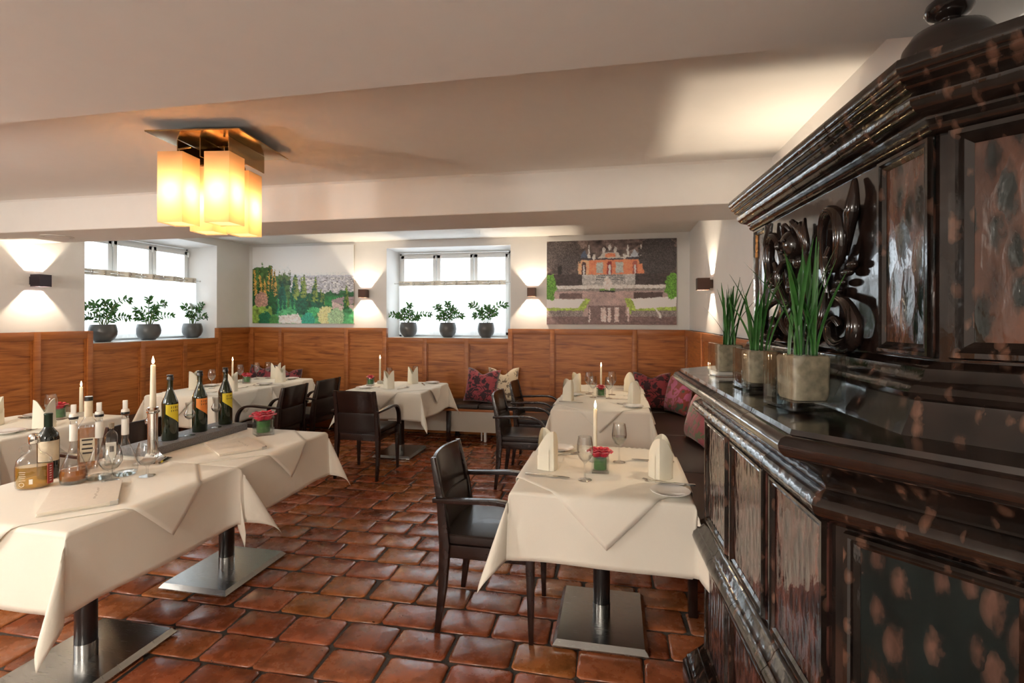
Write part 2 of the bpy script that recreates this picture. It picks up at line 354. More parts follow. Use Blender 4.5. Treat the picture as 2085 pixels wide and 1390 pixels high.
# ------------------------------------------------------------------ the room shell
fl = M().box((XL+XR)/2, (YB+YF)/2, -.06, XR-XL+.6, YB-YF+.6, .10).build('floor', MT['grout']); tag(fl, 'terracotta tiled floor with dark joints', kind='structure')
fl['label'] = 'terracotta tiled floor with dark grout joints'
def tile_mesh(k):
    q = random.Random(100+k); L, D = .272+q.uniform(-.008, .008), .193+q.uniform(-.005, .005)
    m = M(); rings = []
    for inset, z in ((0, -.014), (0, -.007), (.004, -.0025), (.013, -.0002)):
        pts = []
        a, b = L/2-inset, D/2-inset
        for (sx, sy) in ((-1, -1), (1, -1), (1, 1), (-1, 1)):
            px, py = sx*(a), sy*(b); r = .016
            pts += [(px-sx*r*(0 if sx*sy > 0 else 1), py-sy*r*(1 if sx*sy > 0 else 0)), (px-sx*r*(1 if sx*sy > 0 else 0), py-sy*r*(0 if sx*sy > 0 else 1))]
        qq = random.Random(k)
        rings.append([(x+qq.uniform(-.003, .003), y+qq.uniform(-.003, .003), z+qq.uniform(-.0005, .0005)) for x, y in pts])
    m.loft(rings, True, False, False); n = len(m.v)
    m.add([(0, 0, .0001)], []); m.f += [(24+j, 24+(j+1) % 8, n) for j in range(8)]
    return m
TV = [tile_mesh(k) for k in range(8)]; TMS = [t.mesh('tile', MT['tile'], 0, 2, 50) for t in TV]
tiles = []
tr = random.Random(3); ta = R(0.9)
y = 0.25; row = 0
while y < YB+.1:
    x = XL-.3+tr.uniform(0, .28)
    while x < XR+.2:
        step = .285+tr.uniform(-.008, .008)
        wx, wy = x*math.cos(ta)-(y-3)*math.sin(ta), 3+x*math.sin(ta)*1.0+(y-3)*math.cos(ta)
        if XL+.05 < wx < XR-.02 and 0.4 < wy < YB-.05:
            tiles.append((wx, wy+tr.uniform(-.004, .004), tr.uniform(-.0022, .0016), ta+R(tr.uniform(-1.2, 1.2))+(PI if tr.random() < .5 else 0), tr.randrange(8)))
        x += step
    y += .205+tr.uniform(-.003, .004); row += 1
sA, cA = math.sin(R(11.55)), math.cos(R(11.55))
def seen(t):
    d = -t[0]*sA+t[1]*cA; l = t[0]*cA+t[1]*sA
    hid = t[0] > .38 or (t[0] < -4.7) or (t[1] > 6.1)
    return (0 if (d > 1.95 and abs(l/d) < 1.03 and not hid) else 1, d)
tiles.sort(key=seen)
for (x, y, z, a, k) in tiles[:300]:
    o = bpy.data.objects.new('tile', TMS[k]); C.objects.link(o); o.parent = fl; o.location = (x, y, z); o.rotation_euler = (0, 0, a)
rest = M()
for (x, y, z, a, k) in tiles[300:]:
    c_, s_ = math.cos(a), math.sin(a); rest.add([(x+p[0]*c_-p[1]*s_, y+p[0]*s_+p[1]*c_, z+p[2]) for p in TV[k].v], TV[k].f)
tag(rest.build('floor_tiles', MT['tile'], fl, smooth=50), kind='stuff')

def wall(name, fn, u0, u1, z0, z1, ops, label):
    us = sorted({u0, u1, *[q for o in ops for q in o[0][:2]]}); zs = sorted({z0, z1, *[q for o in ops for q in o[0][2:]]}); m = M()
    for i in range(len(us)-1):
        for j in range(len(zs)-1):
            um, zm = (us[i]+us[i+1])/2, (zs[j]+zs[j+1])/2
            if any(o[0][0] < um < o[0][1] and o[0][2] < zm < o[0][3] for o in ops): continue
            m.add([fn(us[i], zs[j], 0), fn(us[i+1], zs[j], 0), fn(us[i+1], zs[j+1], 0), fn(us[i], zs[j+1], 0)], [(0, 1, 2, 3)])
    for (a, b, c_, d), (e, f, g, h), dep in ops:
        I = [(a, c_), (b, c_), (b, d), (a, d)]; O = [(e, g), (f, g), (f, h), (e, h)]
        m.add([fn(u, z, 0) for u, z in I]+[fn(u, z, dep) for u, z in O], [(k, (k+1) % 4, 4+(k+1) % 4, 4+k) for k in range(4)])
    me = bpy.data.meshes.new(name); me.from_pydata(m.v, [], m.f); me.materials.append(MT['plaster'])
    bm = bmesh.new(); bm.from_mesh(me); bmesh.ops.remove_doubles(bm, verts=bm.verts, dist=1e-5); bm.to_mesh(me); bm.free()
    o = link(name, me); tag(o, kind='structure'); o['label'] = label; return o
W1 = (4.19, 5.93, ZS, 2.495); W1i = (4.22, 5.79, ZS, 2.435)
W2 = (-3.10, -1.36, ZS, 2.49); W2i = (-3.05, -1.42, ZS, 2.455)
W3 = (-.4, 1.3, ZS, 2.1); W3i = (-.35, 1.25, ZS, 2.08)
fL = lambda u, z, d: (XL-d, u, z); fB = lambda u, z, d: (u, YB+d, z)
wall('wall_left', fL, YF-.1, YB+.1, -.05, 2.7, [(W1, W1i, .36), (W3, W3i, .36)], 'white plastered left wall with deep window niche')
wall('wall_back', fB, XL-.1, XR+.1, -.05, 2.7, [(W2, W2i, .36)], 'white plastered back wall with deep window niche')
wall('wall_right', lambda u, z, d: (XR+d, u, z), YF-.1, YB+.1, -.05, 2.7, [], 'white plastered right wall behind the stove')
wall('wall_front', lambda u, z, d: (u, YF-d, z), XL-.1, XR+.1, -.05, 2.7, [], 'white plastered wall behind the photographer')
prof = [(YF-.1, 2.2), (1.38, 2.2), (1.385, 2.205), (1.385, 2.44), (1.40, 2.452), (3.155, 2.452), (3.17, 2.44), (3.17, 2.205), (3.175, 2.2), (3.685, 2.2), (3.69, 2.205), (3.69, 2.58), (3.70, 2.59), (YB+.1, 2.59)]
cm = M()
for i in range(len(prof)-1):
    (a, b), (c_, d) = prof[i], prof[i+1]
    cm.add([(XL-.1, a, b), (XR+.1, a, b), (XR+.1, c_, d), (XL-.1, c_, d)], [(0, 1, 2, 3)])
ce = cm.build('ceiling', MT['ceil'], smooth=0); tag(ce, kind='structure'); ce['label'] = 'plastered ceiling with a recessed bay and a deep cross beam'

def window(name, label, root_loc, rz, sashes, z0, z1, w0, w1):
    # local x along the wall, local y outwards (away from the room)
    r = bpy.data.objects.new(name, None); C.objects.link(r); r.location = root_loc; r.rotation_euler = (0, 0, rz); tag(r, label, kind='structure')
    m = M(); t = .03
    m.box((w0+w1)/2, .02, z1-t/2, w1-w0, .06, t); m.box((w0+w1)/2, .02, z0+t/2, w1-w0, .06, t)
    m.box(w0+t/2, .02, (z0+z1)/2, t, .06, z1-z0); m.box(w1-t/2, .02, (z0+z1)/2, t, .06, z1-z0)
    m.build('outer_frame', MT['white'], r, bevel=.003)
    for a, b in sashes:
        s_ = .052; m = M(); zz0, zz1 = z0+.022, z1-.028
        m.box((a+b)/2, -.005, zz1-s_/2, b-a, .055, s_); m.box((a+b)/2, -.005, zz0+s_/2, b-a, .055, s_)
        m.box(a+s_/2, -.005, (z0+z1)/2, s_, .055, zz1-zz0); m.box(b-s_/2, -.005, (z0+z1)/2, s_, .055, zz1-zz0)
        sa = m.build('sash', MT['white'], r, bevel=.006)
        M().box((a+b)/2, 0, (z0+z1)/2, b-a-2*s_+.01, .006, zz1-zz0-2*s_+.01).build('pane', MT['pane'], sa)
        M().box(b-.006, -.042, z1-.075, .016, .022, .06).build('hinge', MT['white'], r, bevel=.003)
    M().box((w0+w1)/2, -.17, z0-.006, w1-w0+.02, .37, .016).build('sill', MT['white'], r, bevel=.002)
    return r
# left wall: local x = world -Y when rotated by +90 -> use rotation -90 so that local y points to -X ... rz=90: x->Y, y->-X
window('window_1', 'white three-sash window in the left wall niche', (XL-.33, 0, 0), R(90), [(4.25, 4.735), (4.742, 5.24), (5.247, 5.765)], ZS+.003, 2.43, 4.225, 5.785)
window('window_2', 'white three-sash window in the back wall niche', (0, YB+.33, 0), 0, [(-3.02, -2.488), (-2.480, -1.945), (-1.937, -1.445)], ZS+.003, 2.45, -3.045, -1.425)
window('added_window_3', 'unseen added white window in the left wall beside the photographer', (XL-.33, 0, 0), R(90), [(-.32, .20), (.21, .70), (.71, 1.22)], ZS+.003, 2.075, -.345, 1.245)  # out of view, added to bring daylight to the front half

# panelling: local x along the wall, local y into the room, z up
def panelling(name, label, loc, rz, x0, x1, stiles, low, flip=1):
    r = bpy.data.objects.new(name, None); C.objects.link(r); r.location = loc; r.rotation_euler = (0, 0, rz); tag(r, label, kind='structure')
    ss = sorted(stiles); T = .06; edges = [x0]+ss+[x1]
    def top(x): return ZS if any(a < x < b for a, b in low) else ZW
    for i in range(len(edges)-1):
        a, b = edges[i], edges[i+1]
        if b-a < .08: continue
        zt = top((a+b)/2)
        M().box((a+b)/2, .0175, (zt+.08)/2, b-a, .035, zt-.08).build('panel', MT['panel'], r)
        M().box((a+b)/2, T/2-.002, zt-.035, b-a, T+.004, .07).build('top_rail', MT['stile'], r, bevel=.003)
        M().box((a+b)/2, T/2-.004, .06, b-a, T-.008, .12).build('bottom_rail', MT['stile'], r, bevel=.003)
        # thin inner moulding around the panel
        m = M(); w = .012; xa, xb, za, zb = a+.028, b-.028, .12, zt-.07
        m.box((xa+xb)/2, .041, zb-w/2, xb-xa, .014, w); m.box((xa+xb)/2, .041, za+w/2, xb-xa, .014, w)
        m.box(xa+w/2, .041, (za+zb)/2, w, .014, zb-za-2*w); m.box(xb-w/2, .041, (za+zb)/2, w, .014, zb-za-2*w)
        m.build('bead', MT['stile'], r)
    for x in [x0+.028]+ss+[x1-.028]:
        zt = max(top(x-.04), top(x+.04)) if (x0+.03 < x < x1-.03) else top(x)
        M().box(x, T/2+.001, zt/2, .056, T+.002, zt-.0).build('stile', MT['stile'], r, bevel=.003)
    return r
# back wall: into the room is -Y -> rz=180: local x = -X
panelling('trim_1', 'cherry wood panelling along the back wall', (0, YB, 0), PI, -XR, -XL-.06, [4.705, 3.672, 3.101, 2.521, 1.939, 1.352, .801, -.221], [(1.352, 3.101)])
panelling('trim_2', 'cherry wood panelling along the left wall', (XL, 0, 0), -PI/2, -YB, 3.2, [-5.92, -5.36, -4.79, -4.20, -3.72, -2.9, -2.1, -1.3, .4, 1.3, 2.2], [(-5.92, -4.20), (-1.3, .4)])
panelling('trim_3', 'cherry wood panelling along the right wall', (XR, 0, 0), PI/2, 2.6, YB-.06, [6.42, 5.3, 4.2], [])

# ------------------------------------------------------------------ curtains, pots, plants
def curtain(name_lbl, rod_lbl, loc, rz, a, b):
    r = thing('curtain_rod', rod_lbl, 'curtain rod', loc, rz, 'cafe curtain rods')
    M().tube([(a-.06, 0, 2.012), (b+.06, 0, 2.012)], .006, 8).build('rod', MT['cutlery'], r)
    for x in (a-.06, b+.06): M().ball((x, 0, 2.012), .012).build('finial', MT['chrome'], r)
    c_ = thing('cafe_curtain', name_lbl, 'curtain', loc, rz, 'sheer cafe curtains')
    n = 10; L = b-a
    def fab(u, v):
        ph = u*n*PI; z = lerp(2.045, 1.30, v); amp = .018*(1+.4*math.sin(u*17))
        return (a+u*L+.006*math.sin(ph*2+v*2), amp*math.sin(ph)*(1-.2*v)+.004*math.sin(u*90), z)
    M().grid(fab, 150, 10).build('fabric', MT['sheer'], c_, smooth=60)
    M().grid(lambda u, v: tuple(Vector(fab(u, lerp(0, .085, v)))+Vector((0, -.0015, 0))), 150, 2).build('header', MT['cloth'], c_, smooth=60)
    for k in range(n):
        x = a+L*(k+.0+.5)/n*1.0
        m = M(); m.tube([(x+.022*math.cos(q*PI/6)*.55, -.022-.0*q, 2.012+.022*math.sin(q*PI/6)) for q in range(13)], .0035, 6, up=(0, 1, 0)); m.build('eyelet', MT['chrome'], c_)
    return c_
curtain('sheer white half curtain on a rod in the left window', 'thin steel curtain rod across the left window', (XL-.16, 0, 0), R(90), 4.30, 5.76)
curtain('sheer white half curtain on a rod in the back window', 'thin steel curtain rod across the back window', (0, YB+.16, 0), 0, -2.99, -1.46)

def leaflet(m, p, d, up, L, w):
    d = d.normalized(); side = d.cross(up)
    if side.length < 1e-3: side = d.cross(Vector((1, 0, 0)))
    side.normalize(); nrm = side.cross(d)
    q = [p, p+d*L*.35+side*w+nrm*.004, p+d*L*.75+side*w*.7, p+d*L-nrm*.004, p+d*L*.75-side*w*.7, p+d*L*.35-side*w+nrm*.004, p+d*L*.55-nrm*.004]
    m.add(q, [(0, 1, 6), (1, 2, 6), (2, 3, 6), (3, 4, 6), (4, 5, 6), (5, 0, 6)])
def zz_plant(loc, label, seed, pr, ph, fronds):
    q = random.Random(seed)
    t = thing('potted_plant', label, 'potted plant', loc, 0, 'zamioculcas plants on the window sills')
    pf = [(.50, 0), (.54, .02), (.80, .17), (.965, .40), (1.0, .58), (.955, .80), (.87, .97), (.85, 1.0), (.80, .985), (.79, .9)]
    M().lathe([(a*pr, b*ph) for a, b in pf], 28).build('pot', MT['pot'], t, smooth=60)
    M().lathe([(pr*.79, ph*.88), (.001, ph*.91)], 16, cap0=False).build('soil', MT['soil'], t)
    for (dx, dz, curl) in fronds:
        dy = q.uniform(-.07, .03); m = M()
        b0 = Vector((dx*.18+q.uniform(-.02, .02), q.uniform(-.02, .02), ph*.86)); e = Vector((dx, dy, ph+dz))
        mid = Vector((dx*.45, dy*.5, ph+dz*.62)); e2 = e+Vector((dx*curl, 0, -.02*abs(curl)))
        pts = sm([b0, mid, e, e2], 6); m.tube(pts, [.0055-.003*i/len(pts) for i in range(len(pts))], 5)
        fo = m.build('stem', MT['stem'], t)
        m = M(); n = len(pts)
        for i in range(4, n, 2):
            p = pts[i]; tg = (pts[min(i+1, n-1)]-pts[i-1]).normalized(); s_ = tg.cross(Vector((0, 1, 0))); s_.normalize()
            ang = q.uniform(-.5, .5); s2 = (s_*math.cos(ang)+Vector((0, 1, 0))*math.sin(ang))
            for sg in (1, -1):
                leaflet(m, p, tg*.55+s2*sg*.85+Vector((0, q.uniform(-.35, .35), 0)), Vector((q.uniform(-.3, .3), -1, .5)), q.uniform(.050, .070), q.uniform(.011, .016))
        leaflet(m, pts[-1], tg, Vector((0, -1, .3)), .06, .014)
        tag(m.build('leaflets', MT['zz'], fo, smooth=0), kind='stuff')
    return t
F1 = [(-.17, .20, .25), (-.06, .22, .1), (.02, .24, .0), (.10, .19, .3), (.21, .27, .35), (.16, .08, .5), (-.14, .09, .4), (.05, .15, .2)]
F2 = [(-.13, .16, .4), (-.02, .29, -.1), (.03, .20, .2), (.14, .24, .4), (.18, .10, .6), (-.10, .08, .4), (.08, .15, .1)]
F3 = [(-.12, .22, .1), (-.07, .12, .3), (.02, .23, .1), (.08, .18, .2), (.15, .24, .3), (.12, .10, .3)]
F4 = [(-.22, .11, .4), (.20, .12, .5), (.03, .24, .2), (-.06, .17, -.1), (.05, .14, .3), (-.12, .10, .2), (.12, .07, .2)]
F5 = [(-.16, .21, -.3), (.0, .26, .0), (.10, .16, .2), (.14, .10, .4), (-.08, .07, .3), (.06, .20, .2), (-.03, .14, .1)]
F6 = [(-.15, .24, .3), (.19, .24, .4), (.01, .21, .0), (-.12, .10, .2), (.12, .13, .1), (.06, .17, .1), (-.06, .16, 0)]
PL = [('bushy green plant in grey pot, leftmost in the left window', F1, (-5.36, 4.47), .128, .185, R(90)),
      ('green plant in grey pot in the middle of the left window', F2, (-5.37, 5.02), .128, .185, R(90)),
      ('dense dark plant in grey pot, rightmost in the left window', F3, (-5.38, 5.66), .122, .185, R(90)),
      ('low spreading plant in grey pot, leftmost in the back window', F4, (-2.83, 6.68), .122, .20, 0),
      ('upright plant in grey pot in the middle of the back window', F5, (-2.26, 6.68), .118, .20, 0),
      ('plant with two outstretched fronds, rightmost in the back window', F6, (-1.72, 6.68), .115, .20, 0)]
for i, (lb, fr_, (x, y), pr, ph, rz) in enumerate(PL):
    o = zz_plant((x, y, ZS+.006), lb, 40+i, pr, ph, fr_); o.rotation_euler = (0, 0, rz)

# ------------------------------------------------------------------ wall lamps and the ceiling lamp
def sconce(loc, rz, label, dark=False, power=6.5):
    # local y points away from the wall, origin on the wall at lamp centre
    t = thing('wall_lamp', label, 'wall lamp', loc, rz, 'cube wall lamps'); mt = MT['sconce_dk' if dark else 'sconce']
    h, w, y0, y1, th = .055, .050, .030, .140, .004
    m = M(); m.box(0, y0+th/2, 0, 2*w, th, 2*h); m.box(0, y1-th/2, 0, 2*w, th, 2*h)
    m.box(-w+th/2, (y0+y1)/2, 0, th, y1-y0-2*th, 2*h); m.box(w-th/2, (y0+y1)/2, 0, th, y1-y0-2*th, 2*h)
    m.build('housing', mt, t)
    M().box(0, .016, 0, .075, .032, .075).build('wall_plate', mt, t, bevel=.002)
    for x in (-.02, .02): M().tube([(x, .03, .0), (x, .034, .0)], .005, 8).build('screw', MT['chrome'], t)
    M().box(0, .126, 0, .018, .018, .018).build('led_block', MT['lampglow'], t)
    for s_ in (0,):
        l = bpy.data.lights.new('sconce_light', 'POINT'); l.energy = power; l.color = (1.0, .83, .62); l.shadow_soft_size = .006
        o = bpy.data.objects.new('sconce_light', l); C.objects.link(o); o.parent = t; o.location = (0, .085, .020*s_)
    return t
sconce((XL, 3.73, 1.866), -PI/2, 'dark cube wall lamp on the left wall beside the window', True)
sconce((-3.40, YB, 1.866), PI, 'brown cube wall lamp between the cypress picture and the back window')
sconce((-1.065, YB, 1.866), PI, 'brown cube wall lamp between the back window and the fountain picture')
sconce((XR, 5.02, 1.852), PI/2, 'brown cube wall lamp on the right wall by the far corner')
sconce((XR, 2.53, 1.862), PI/2, 'brown cube wall lamp hidden behind the tiled stove', power=5.0)
t = thing('ceiling_vent', 'round flat vent in the beam soffit above the left wall lamp', 'vent', (-4.54, 3.40, 2.192))
M().lathe([(.11, .008), (.11, .003), (.10, 0), (.085, .001), (.085, .004)], 28, cap0=False).build('rim', MT['vent'], t)
M().lathe([(.083, .006), (.080, .001), (.001, 0)], 28, cap0=False).build('disc', MT['plaster'], t)

LA = R(8); lx, ly = -1.975, 2.265
lamp = thing('ceiling_lamp', 'square metal ceiling lamp with four cream box shades', 'ceiling lamp', (lx, ly, 2.40), LA)
M().box(0, 0, .006, .46, .46, .008).build('plate', MT['brass'], lamp, bevel=.002)
M().lathe([(.045, .05), (.045, .008)], 20).build('canopy', MT['brass'], lamp)
def bracket(x0, y0, x1, y1):
    m = M(); a = math.atan2(y1-y0, x1-x0); L = math.hypot(x1-x0, y1-y0)
    m.box((x0+x1)/2, (y0+y1)/2, -.045, L, .004, .09, a); return m
for (x0, y0, x1, y1) in ((-.15, -.12, -.15, .14), (.13, -.15, .13, .16), (-.15, .0, .13, .0), (-.02, -.14, -.02, .16)):
    bracket(x0, y0, x1, y1).build('bracket', MT['brass'], lamp)
for x, y in ((-.05, -.04), (.05, -.02)): M().ball((x, y, -.004), .010).build('cap_nut', MT['chrome'], lamp)
for (wx, wy, zb) in ((-2.083, 2.112, 1.983), (-1.862, 2.152, 1.983), (-2.115, 2.335, 1.978), (-1.985, 2.437, 1.978)):
    dx, dy = wx-lx, wy-ly; c_, s_ = math.cos(-LA), math.sin(-LA); x, y = dx*c_-dy*s_, dx*s_+dy*c_; z0 = zb-2.40; h = .335; a = .062
    sh = M(); P_ = [(-a, -a), (a, -a), (a, a), (-a, a)]; b = a-.0015; Q_ = [(-b, -b), (b, -b), (b, b), (-b, b)]
    sh.loft([[(x+p, y+q, z0) for p, q in P_], [(x+p, y+q, z0+h) for p, q in P_]], True, False, False)
    so = sh.build('shade', MT['shade'], lamp, smooth=0)
    M().box(x, y, z0+.006, 2*a-.006, 2*a-.006, .002).build('diffuser', MT['diffuser'], so)
    M().ball((x, y, z0+.19), .022, sz=1.4).build('bulb', MT['bulb'], so)
    M().lathe([(.016, z0+.22), (.016, z0+.30)], 12, x, y).build('socket', MT['white'], so)
    M().tube([(x, y, z0+.30), (x, y, z0+h+.03), (x*.75, y*.75, -.03)], .006, 6).build('rod', MT['brass'], so)
    l = bpy.data.lights.new('bulb_light', 'POINT'); l.energy = 1.25; l.color = (1.0, .60, .28); l.shadow_soft_size = .03
    o = bpy.data.objects.new('bulb_light', l); C.objects.link(o); o.parent = lamp; o.location = (x, y, z0+.15)

# ------------------------------------------------------------------ the two canvas prints
def painter(w, h):
    X, Y = np.meshgrid(np.linspace(0, 1, w), np.linspace(0, 1, h)); img = np.zeros((h, w, 3)); return X, Y, img
def noise(w, h, n, seed):
    g = np.random.RandomState(seed).rand(n+2, n+2); yy = np.linspace(0, n, h); xx = np.linspace(0, n, w)
    yi = yy.astype(int); xi = xx.astype(int); fy = (yy-yi)[:, None]; fx = (xx-xi)[None, :]
    return (g[np.ix_(yi, xi)]*(1-fy)*(1-fx)+g[np.ix_(yi+1, xi)]*fy*(1-fx)+g[np.ix_(yi, xi+1)]*(1-fy)*fx+g[np.ix_(yi+1, xi+1)]*fy*fx)
def inpoly(X, Y, P):
    ins = np.zeros(X.shape, bool); j = len(P)-1
    for i in range(len(P)):
        xi, yi = P[i]; xj, yj = P[j]
        ins ^= ((yi > Y) != (yj > Y)) & (X < (xj-xi)*(Y-yi)/(yj-yi+1e-9)+xi); j = i
    return ins
def put(img, mask, col, tex=None, amp=.5):
    c_ = np.array(col)[None, None, :]
    a = c_*(np.ones(img.shape[:2])[..., None] if tex is None else (1-amp+2*amp*tex)[..., None])
    a = np.broadcast_to(a, img.shape); img[mask] = a[mask]
def finish(img, seed, keep=None, amp=.5, mv=2.6, sat=.82):
    h, w, _ = img.shape; q = np.random.RandomState(seed); a, b = noise(w, h, 70, seed+1), noise(w, h, 70, seed+2)
    jj, ii = np.meshgrid(np.arange(w), np.arange(h)); pi = np.clip(ii+((a-.5)*2*mv+q.uniform(-.62, .62, (h, w))).round().astype(int), 0, h-1); pj = np.clip(jj+((b-.5)*2*mv+q.uniform(-.62, .62, (h, w))).round().astype(int), 0, w-1)
    out = img[pi, pj]; g = (.45*q.rand(h, w)+.3*noise(w, h, 110, seed+3)+.25*noise(w, h, 45, seed+4)); f = 1-amp+2*amp*g
    if keep is not None: f = np.where(keep, 1-.02+.04*g, f)
    lum = out.mean(axis=2, keepdims=True); return (lum+(out-lum)*sat)*f[..., None]
def canvas(name, label, img, loc, rz, w, h):
    H_, W_, _ = img.shape; t = thing(name, label, 'picture', loc, rz)
    M().box(0, .013, 0, w-.006, .024, h-.006).build('stretcher', MT['white'], t)
    xs = np.linspace(-w/2, w/2, W_); zs = np.linspace(h/2, -h/2, H_)
    v = [(x, .0275, z) for z in zs for x in xs]
    v = [(-x, y_, z) for x, y_, z in v]
    f = [(j*W_+i, j*W_+i+1, (j+1)*W_+i+1, (j+1)*W_+i) for j in range(H_-1) for i in range(W_-1)]
    n0 = len(v); rim = [(-w/2, -h/2), (w/2, -h/2), (w/2, h/2), (-w/2, h/2)]
    v += [(x, .0275, z) for x, z in rim]+[(x, .001, z) for x, z in rim]; f += [(n0+k, n0+(k+1) % 4, n0+4+(k+1) % 4, n0+4+k) for k in range(4)]
    me = bpy.data.meshes.new('print'); me.from_pydata(v, [], f); at = me.color_attributes.new('print', 'FLOAT_COLOR', 'POINT')
    col = np.ones((len(v), 4)); col[:n0, :3] = np.clip(1.75*img.reshape(-1, 3)**1.12, 0, .95); col[n0:, :3] = (.45, .42, .38)
    at.data.foreach_set('color', col.ravel()); me.materials.append(MT['print']); link('print', me, t); return t
def lin(r_, g_, b_): return tuple((q/255)**2.2 for q in (r_, g_, b_))
# cypress landscape
w_, h_ = 210, 146; X, Y, img = painter(w_, h_); n1 = noise(w_, h_, 40, 1); n2 = noise(w_, h_, 90, 2); n3 = noise(w_, h_, 12, 3); nf = np.random.RandomState(5).rand(h_, w_)
put(img, Y > -1, lin(205, 212, 214), n3, .03)
put(img, Y > .385, lin(165, 165, 172), n2, .35); put(img, (Y > .385) & (Y < .40), lin(170, 172, 182))
bl = np.random.RandomState(8).randint(0, 5, (72, 62))[np.floor(Y*70).astype(int), np.floor(X*60).astype(int)]
put(img, (Y > .41) & (Y < .66) & (bl == 0), lin(215, 212, 210), n2, .1); put(img, (Y > .41) & (Y < .66) & (bl == 2) & (n2 > .5), lin(105, 100, 105))
put(img, Y+.06*n1 > .63, lin(42, 92, 52), n1, .6)
put(img, (X < .38) & (Y+.10*n1 > .42-.12*(X < .2)), lin(70, 105, 50), n1, .7)
def cypress(x, top, bot, wd, c_lo, c_hi, seed=0):
    prof_ = wd*np.clip((Y-top)/max(bot-top, .01), 0, 1)**.7*(1-.25*np.clip((Y-top)/(bot-top), 0, 1)**3)
    mk = (np.abs(X-x+.012*(n2-.5)) < prof_*(.8+.4*nf)) & (Y > top) & (Y < bot)
    put(img, mk, c_lo, n2, .55); put(img, mk & (Y < lerp(top, bot, .45+.25*n1)) & ((X-x)/wd+1.2*(n2-.5) > -.1), c_hi, n1, .5)
for k in range(9): cypress(.27+k*.014, .30+.02*((k*7) % 4), .50, .009, lin(50, 80, 50), lin(95, 105, 50))
for (x, tp, bt, wd) in ((.02, .29, .80, .045), (.075, .32, .8, .045), (.165, .26, .88, .036), (.195, .25, .88, .042), (.225, .29, .88, .036), (.12, .40, .8, .04)): cypress(x, tp, bt, wd, lin(22, 88, 42), lin(180, 140, 48))
cypress(.30, .46, .90, .075, lin(15, 85, 65), lin(20, 90, 70))
for (x, tp, bt, wd) in ((.43, .35, .88, .070), (.52, .37, .92, .050), (.50, .40, .90, .035), (.63, .38, .88, .042), (.605, .5, .86, .035), (.685, .55, .86, .03), (.71, .6, .86, .025)): cypress(x, tp, bt, wd, lin(14, 92, 62), lin(120, 138, 55))
put(img, (Y > .62+.05*n1) & (Y < .86) & (X > .72) & (X < .9), lin(40, 120, 60), n1, .6)
put(img, inpoly(X, Y, [(.78, .70), (.90, .66), (1, .66), (1, .75), (.90, .77)]), lin(150, 130, 135), n2, .2); put(img, inpoly(X, Y, [(.79, .71), (.90, .775), (1, .76), (1, .9), (.86, .9), (.79, .80)]), lin(190, 170, 165), n2, .2)
for k in range(5): cypress(.265+k*.04, .66+.02*(k % 2), .90, .016, lin(20, 130, 85), lin(60, 150, 80))
put(img, ((X-.09)**2/.0045+(Y-.70)**2/.012 < .8+.5*n2), lin(165, 125, 110), nf, .4)
cypress(.93, .49, .95, .042, lin(25, 100, 45), lin(110, 130, 40))
put(img, Y+.05*n1+.04*np.sin(X*22) > .87, lin(70, 150, 95), n1, .6)
put(img, (X < .2) & (Y+.08*n1 > .83), lin(120, 150, 55), n1, .7)
put(img, inpoly(X, Y, [(.27, .90), (.46, .875), (.52, 1), (.27, 1)]), lin(205, 195, 190), n2, .25)
for (cx_, cy_, rr_, c_) in ((.74, .90, .085, lin(205, 200, 130)), (.83, .92, .08, lin(150, 185, 140)), (.60, .86, .05, lin(60, 165, 100)), (.56, .96, .07, lin(30, 150, 125)), (.13, .95, .07, lin(20, 105, 70)), (.22, .96, .05, lin(70, 130, 60))):
    put(img, ((X-cx_)**2+((Y-cy_)*.68)**2 < rr_**2*(.6+.7*n2)), c_, nf, .35)
img = finish(img, 60, Y < .37-.12*(X < .38)-.02, .42, 1.0)
canvas('landscape_picture', 'frameless canvas print of green cypresses before a grey hill town', img, (-4.375, YB, 2.002), PI, 1.60, 1.10)
# garden with a pond and a pavilion
w_, h_ = 262, 174; X, Y, img = painter(w_, h_); n1 = noise(w_, h_, 38, 11); n2 = noise(w_, h_, 95, 12); n3 = noise(w_, h_, 14, 13); nf = np.random.RandomState(15).rand(h_, w_)
put(img, Y > -1, lin(104, 90, 88), n1, .75)
put(img, (n3 > .62) & (Y < .25), lin(125, 108, 104), n2, .5)
roof = lin(150, 152, 160); ochre = lin(222, 128, 88)
put(img, inpoly(X, Y, [(.25, .22), (.76, .22), (.76, .44), (.25, .44)]), ochre, n2, .12)
put(img, inpoly(X, Y, [(.25, .22), (.335, .22), (.335, .44), (.25, .44)]), lin(225, 160, 120), n2, .12)
put(img, inpoly(X, Y, [(.25, .205), (.76, .205), (.77, .235), (.24, .235)]), lin(75, 70, 78))
put(img, inpoly(X, Y, [(.30, .115), (.335, .205), (.255, .205)]), lin(80, 92, 118)); put(img, inpoly(X, Y, [(.685, .115), (.735, .205), (.65, .205)]), lin(165, 172, 182))
put(img, inpoly(X, Y, [(.44, .15), (.56, .15), (.58, .20), (.61, .215), (.39, .215), (.42, .20)]), lin(180, 175, 170)); put(img, inpoly(X, Y, [(.46, .16), (.54, .16), (.54, .205), (.46, .205)]), ochre, n2, .2)
for x in (.235, .335, .635, .735): put(img, inpoly(X, Y, [(x-.003, .06), (x+.003, .06), (x+.012, .21), (x-.012, .21)]), lin(200, 198, 195))
for x, tp in ((.45, .09), (.495, .06), (.54, .09), (.375, .17), (.61, .17)): put(img, ((X-x)/.012)**2+((Y-tp-.03)/.035)**2 < 1, lin(195, 190, 186), n2, .3)
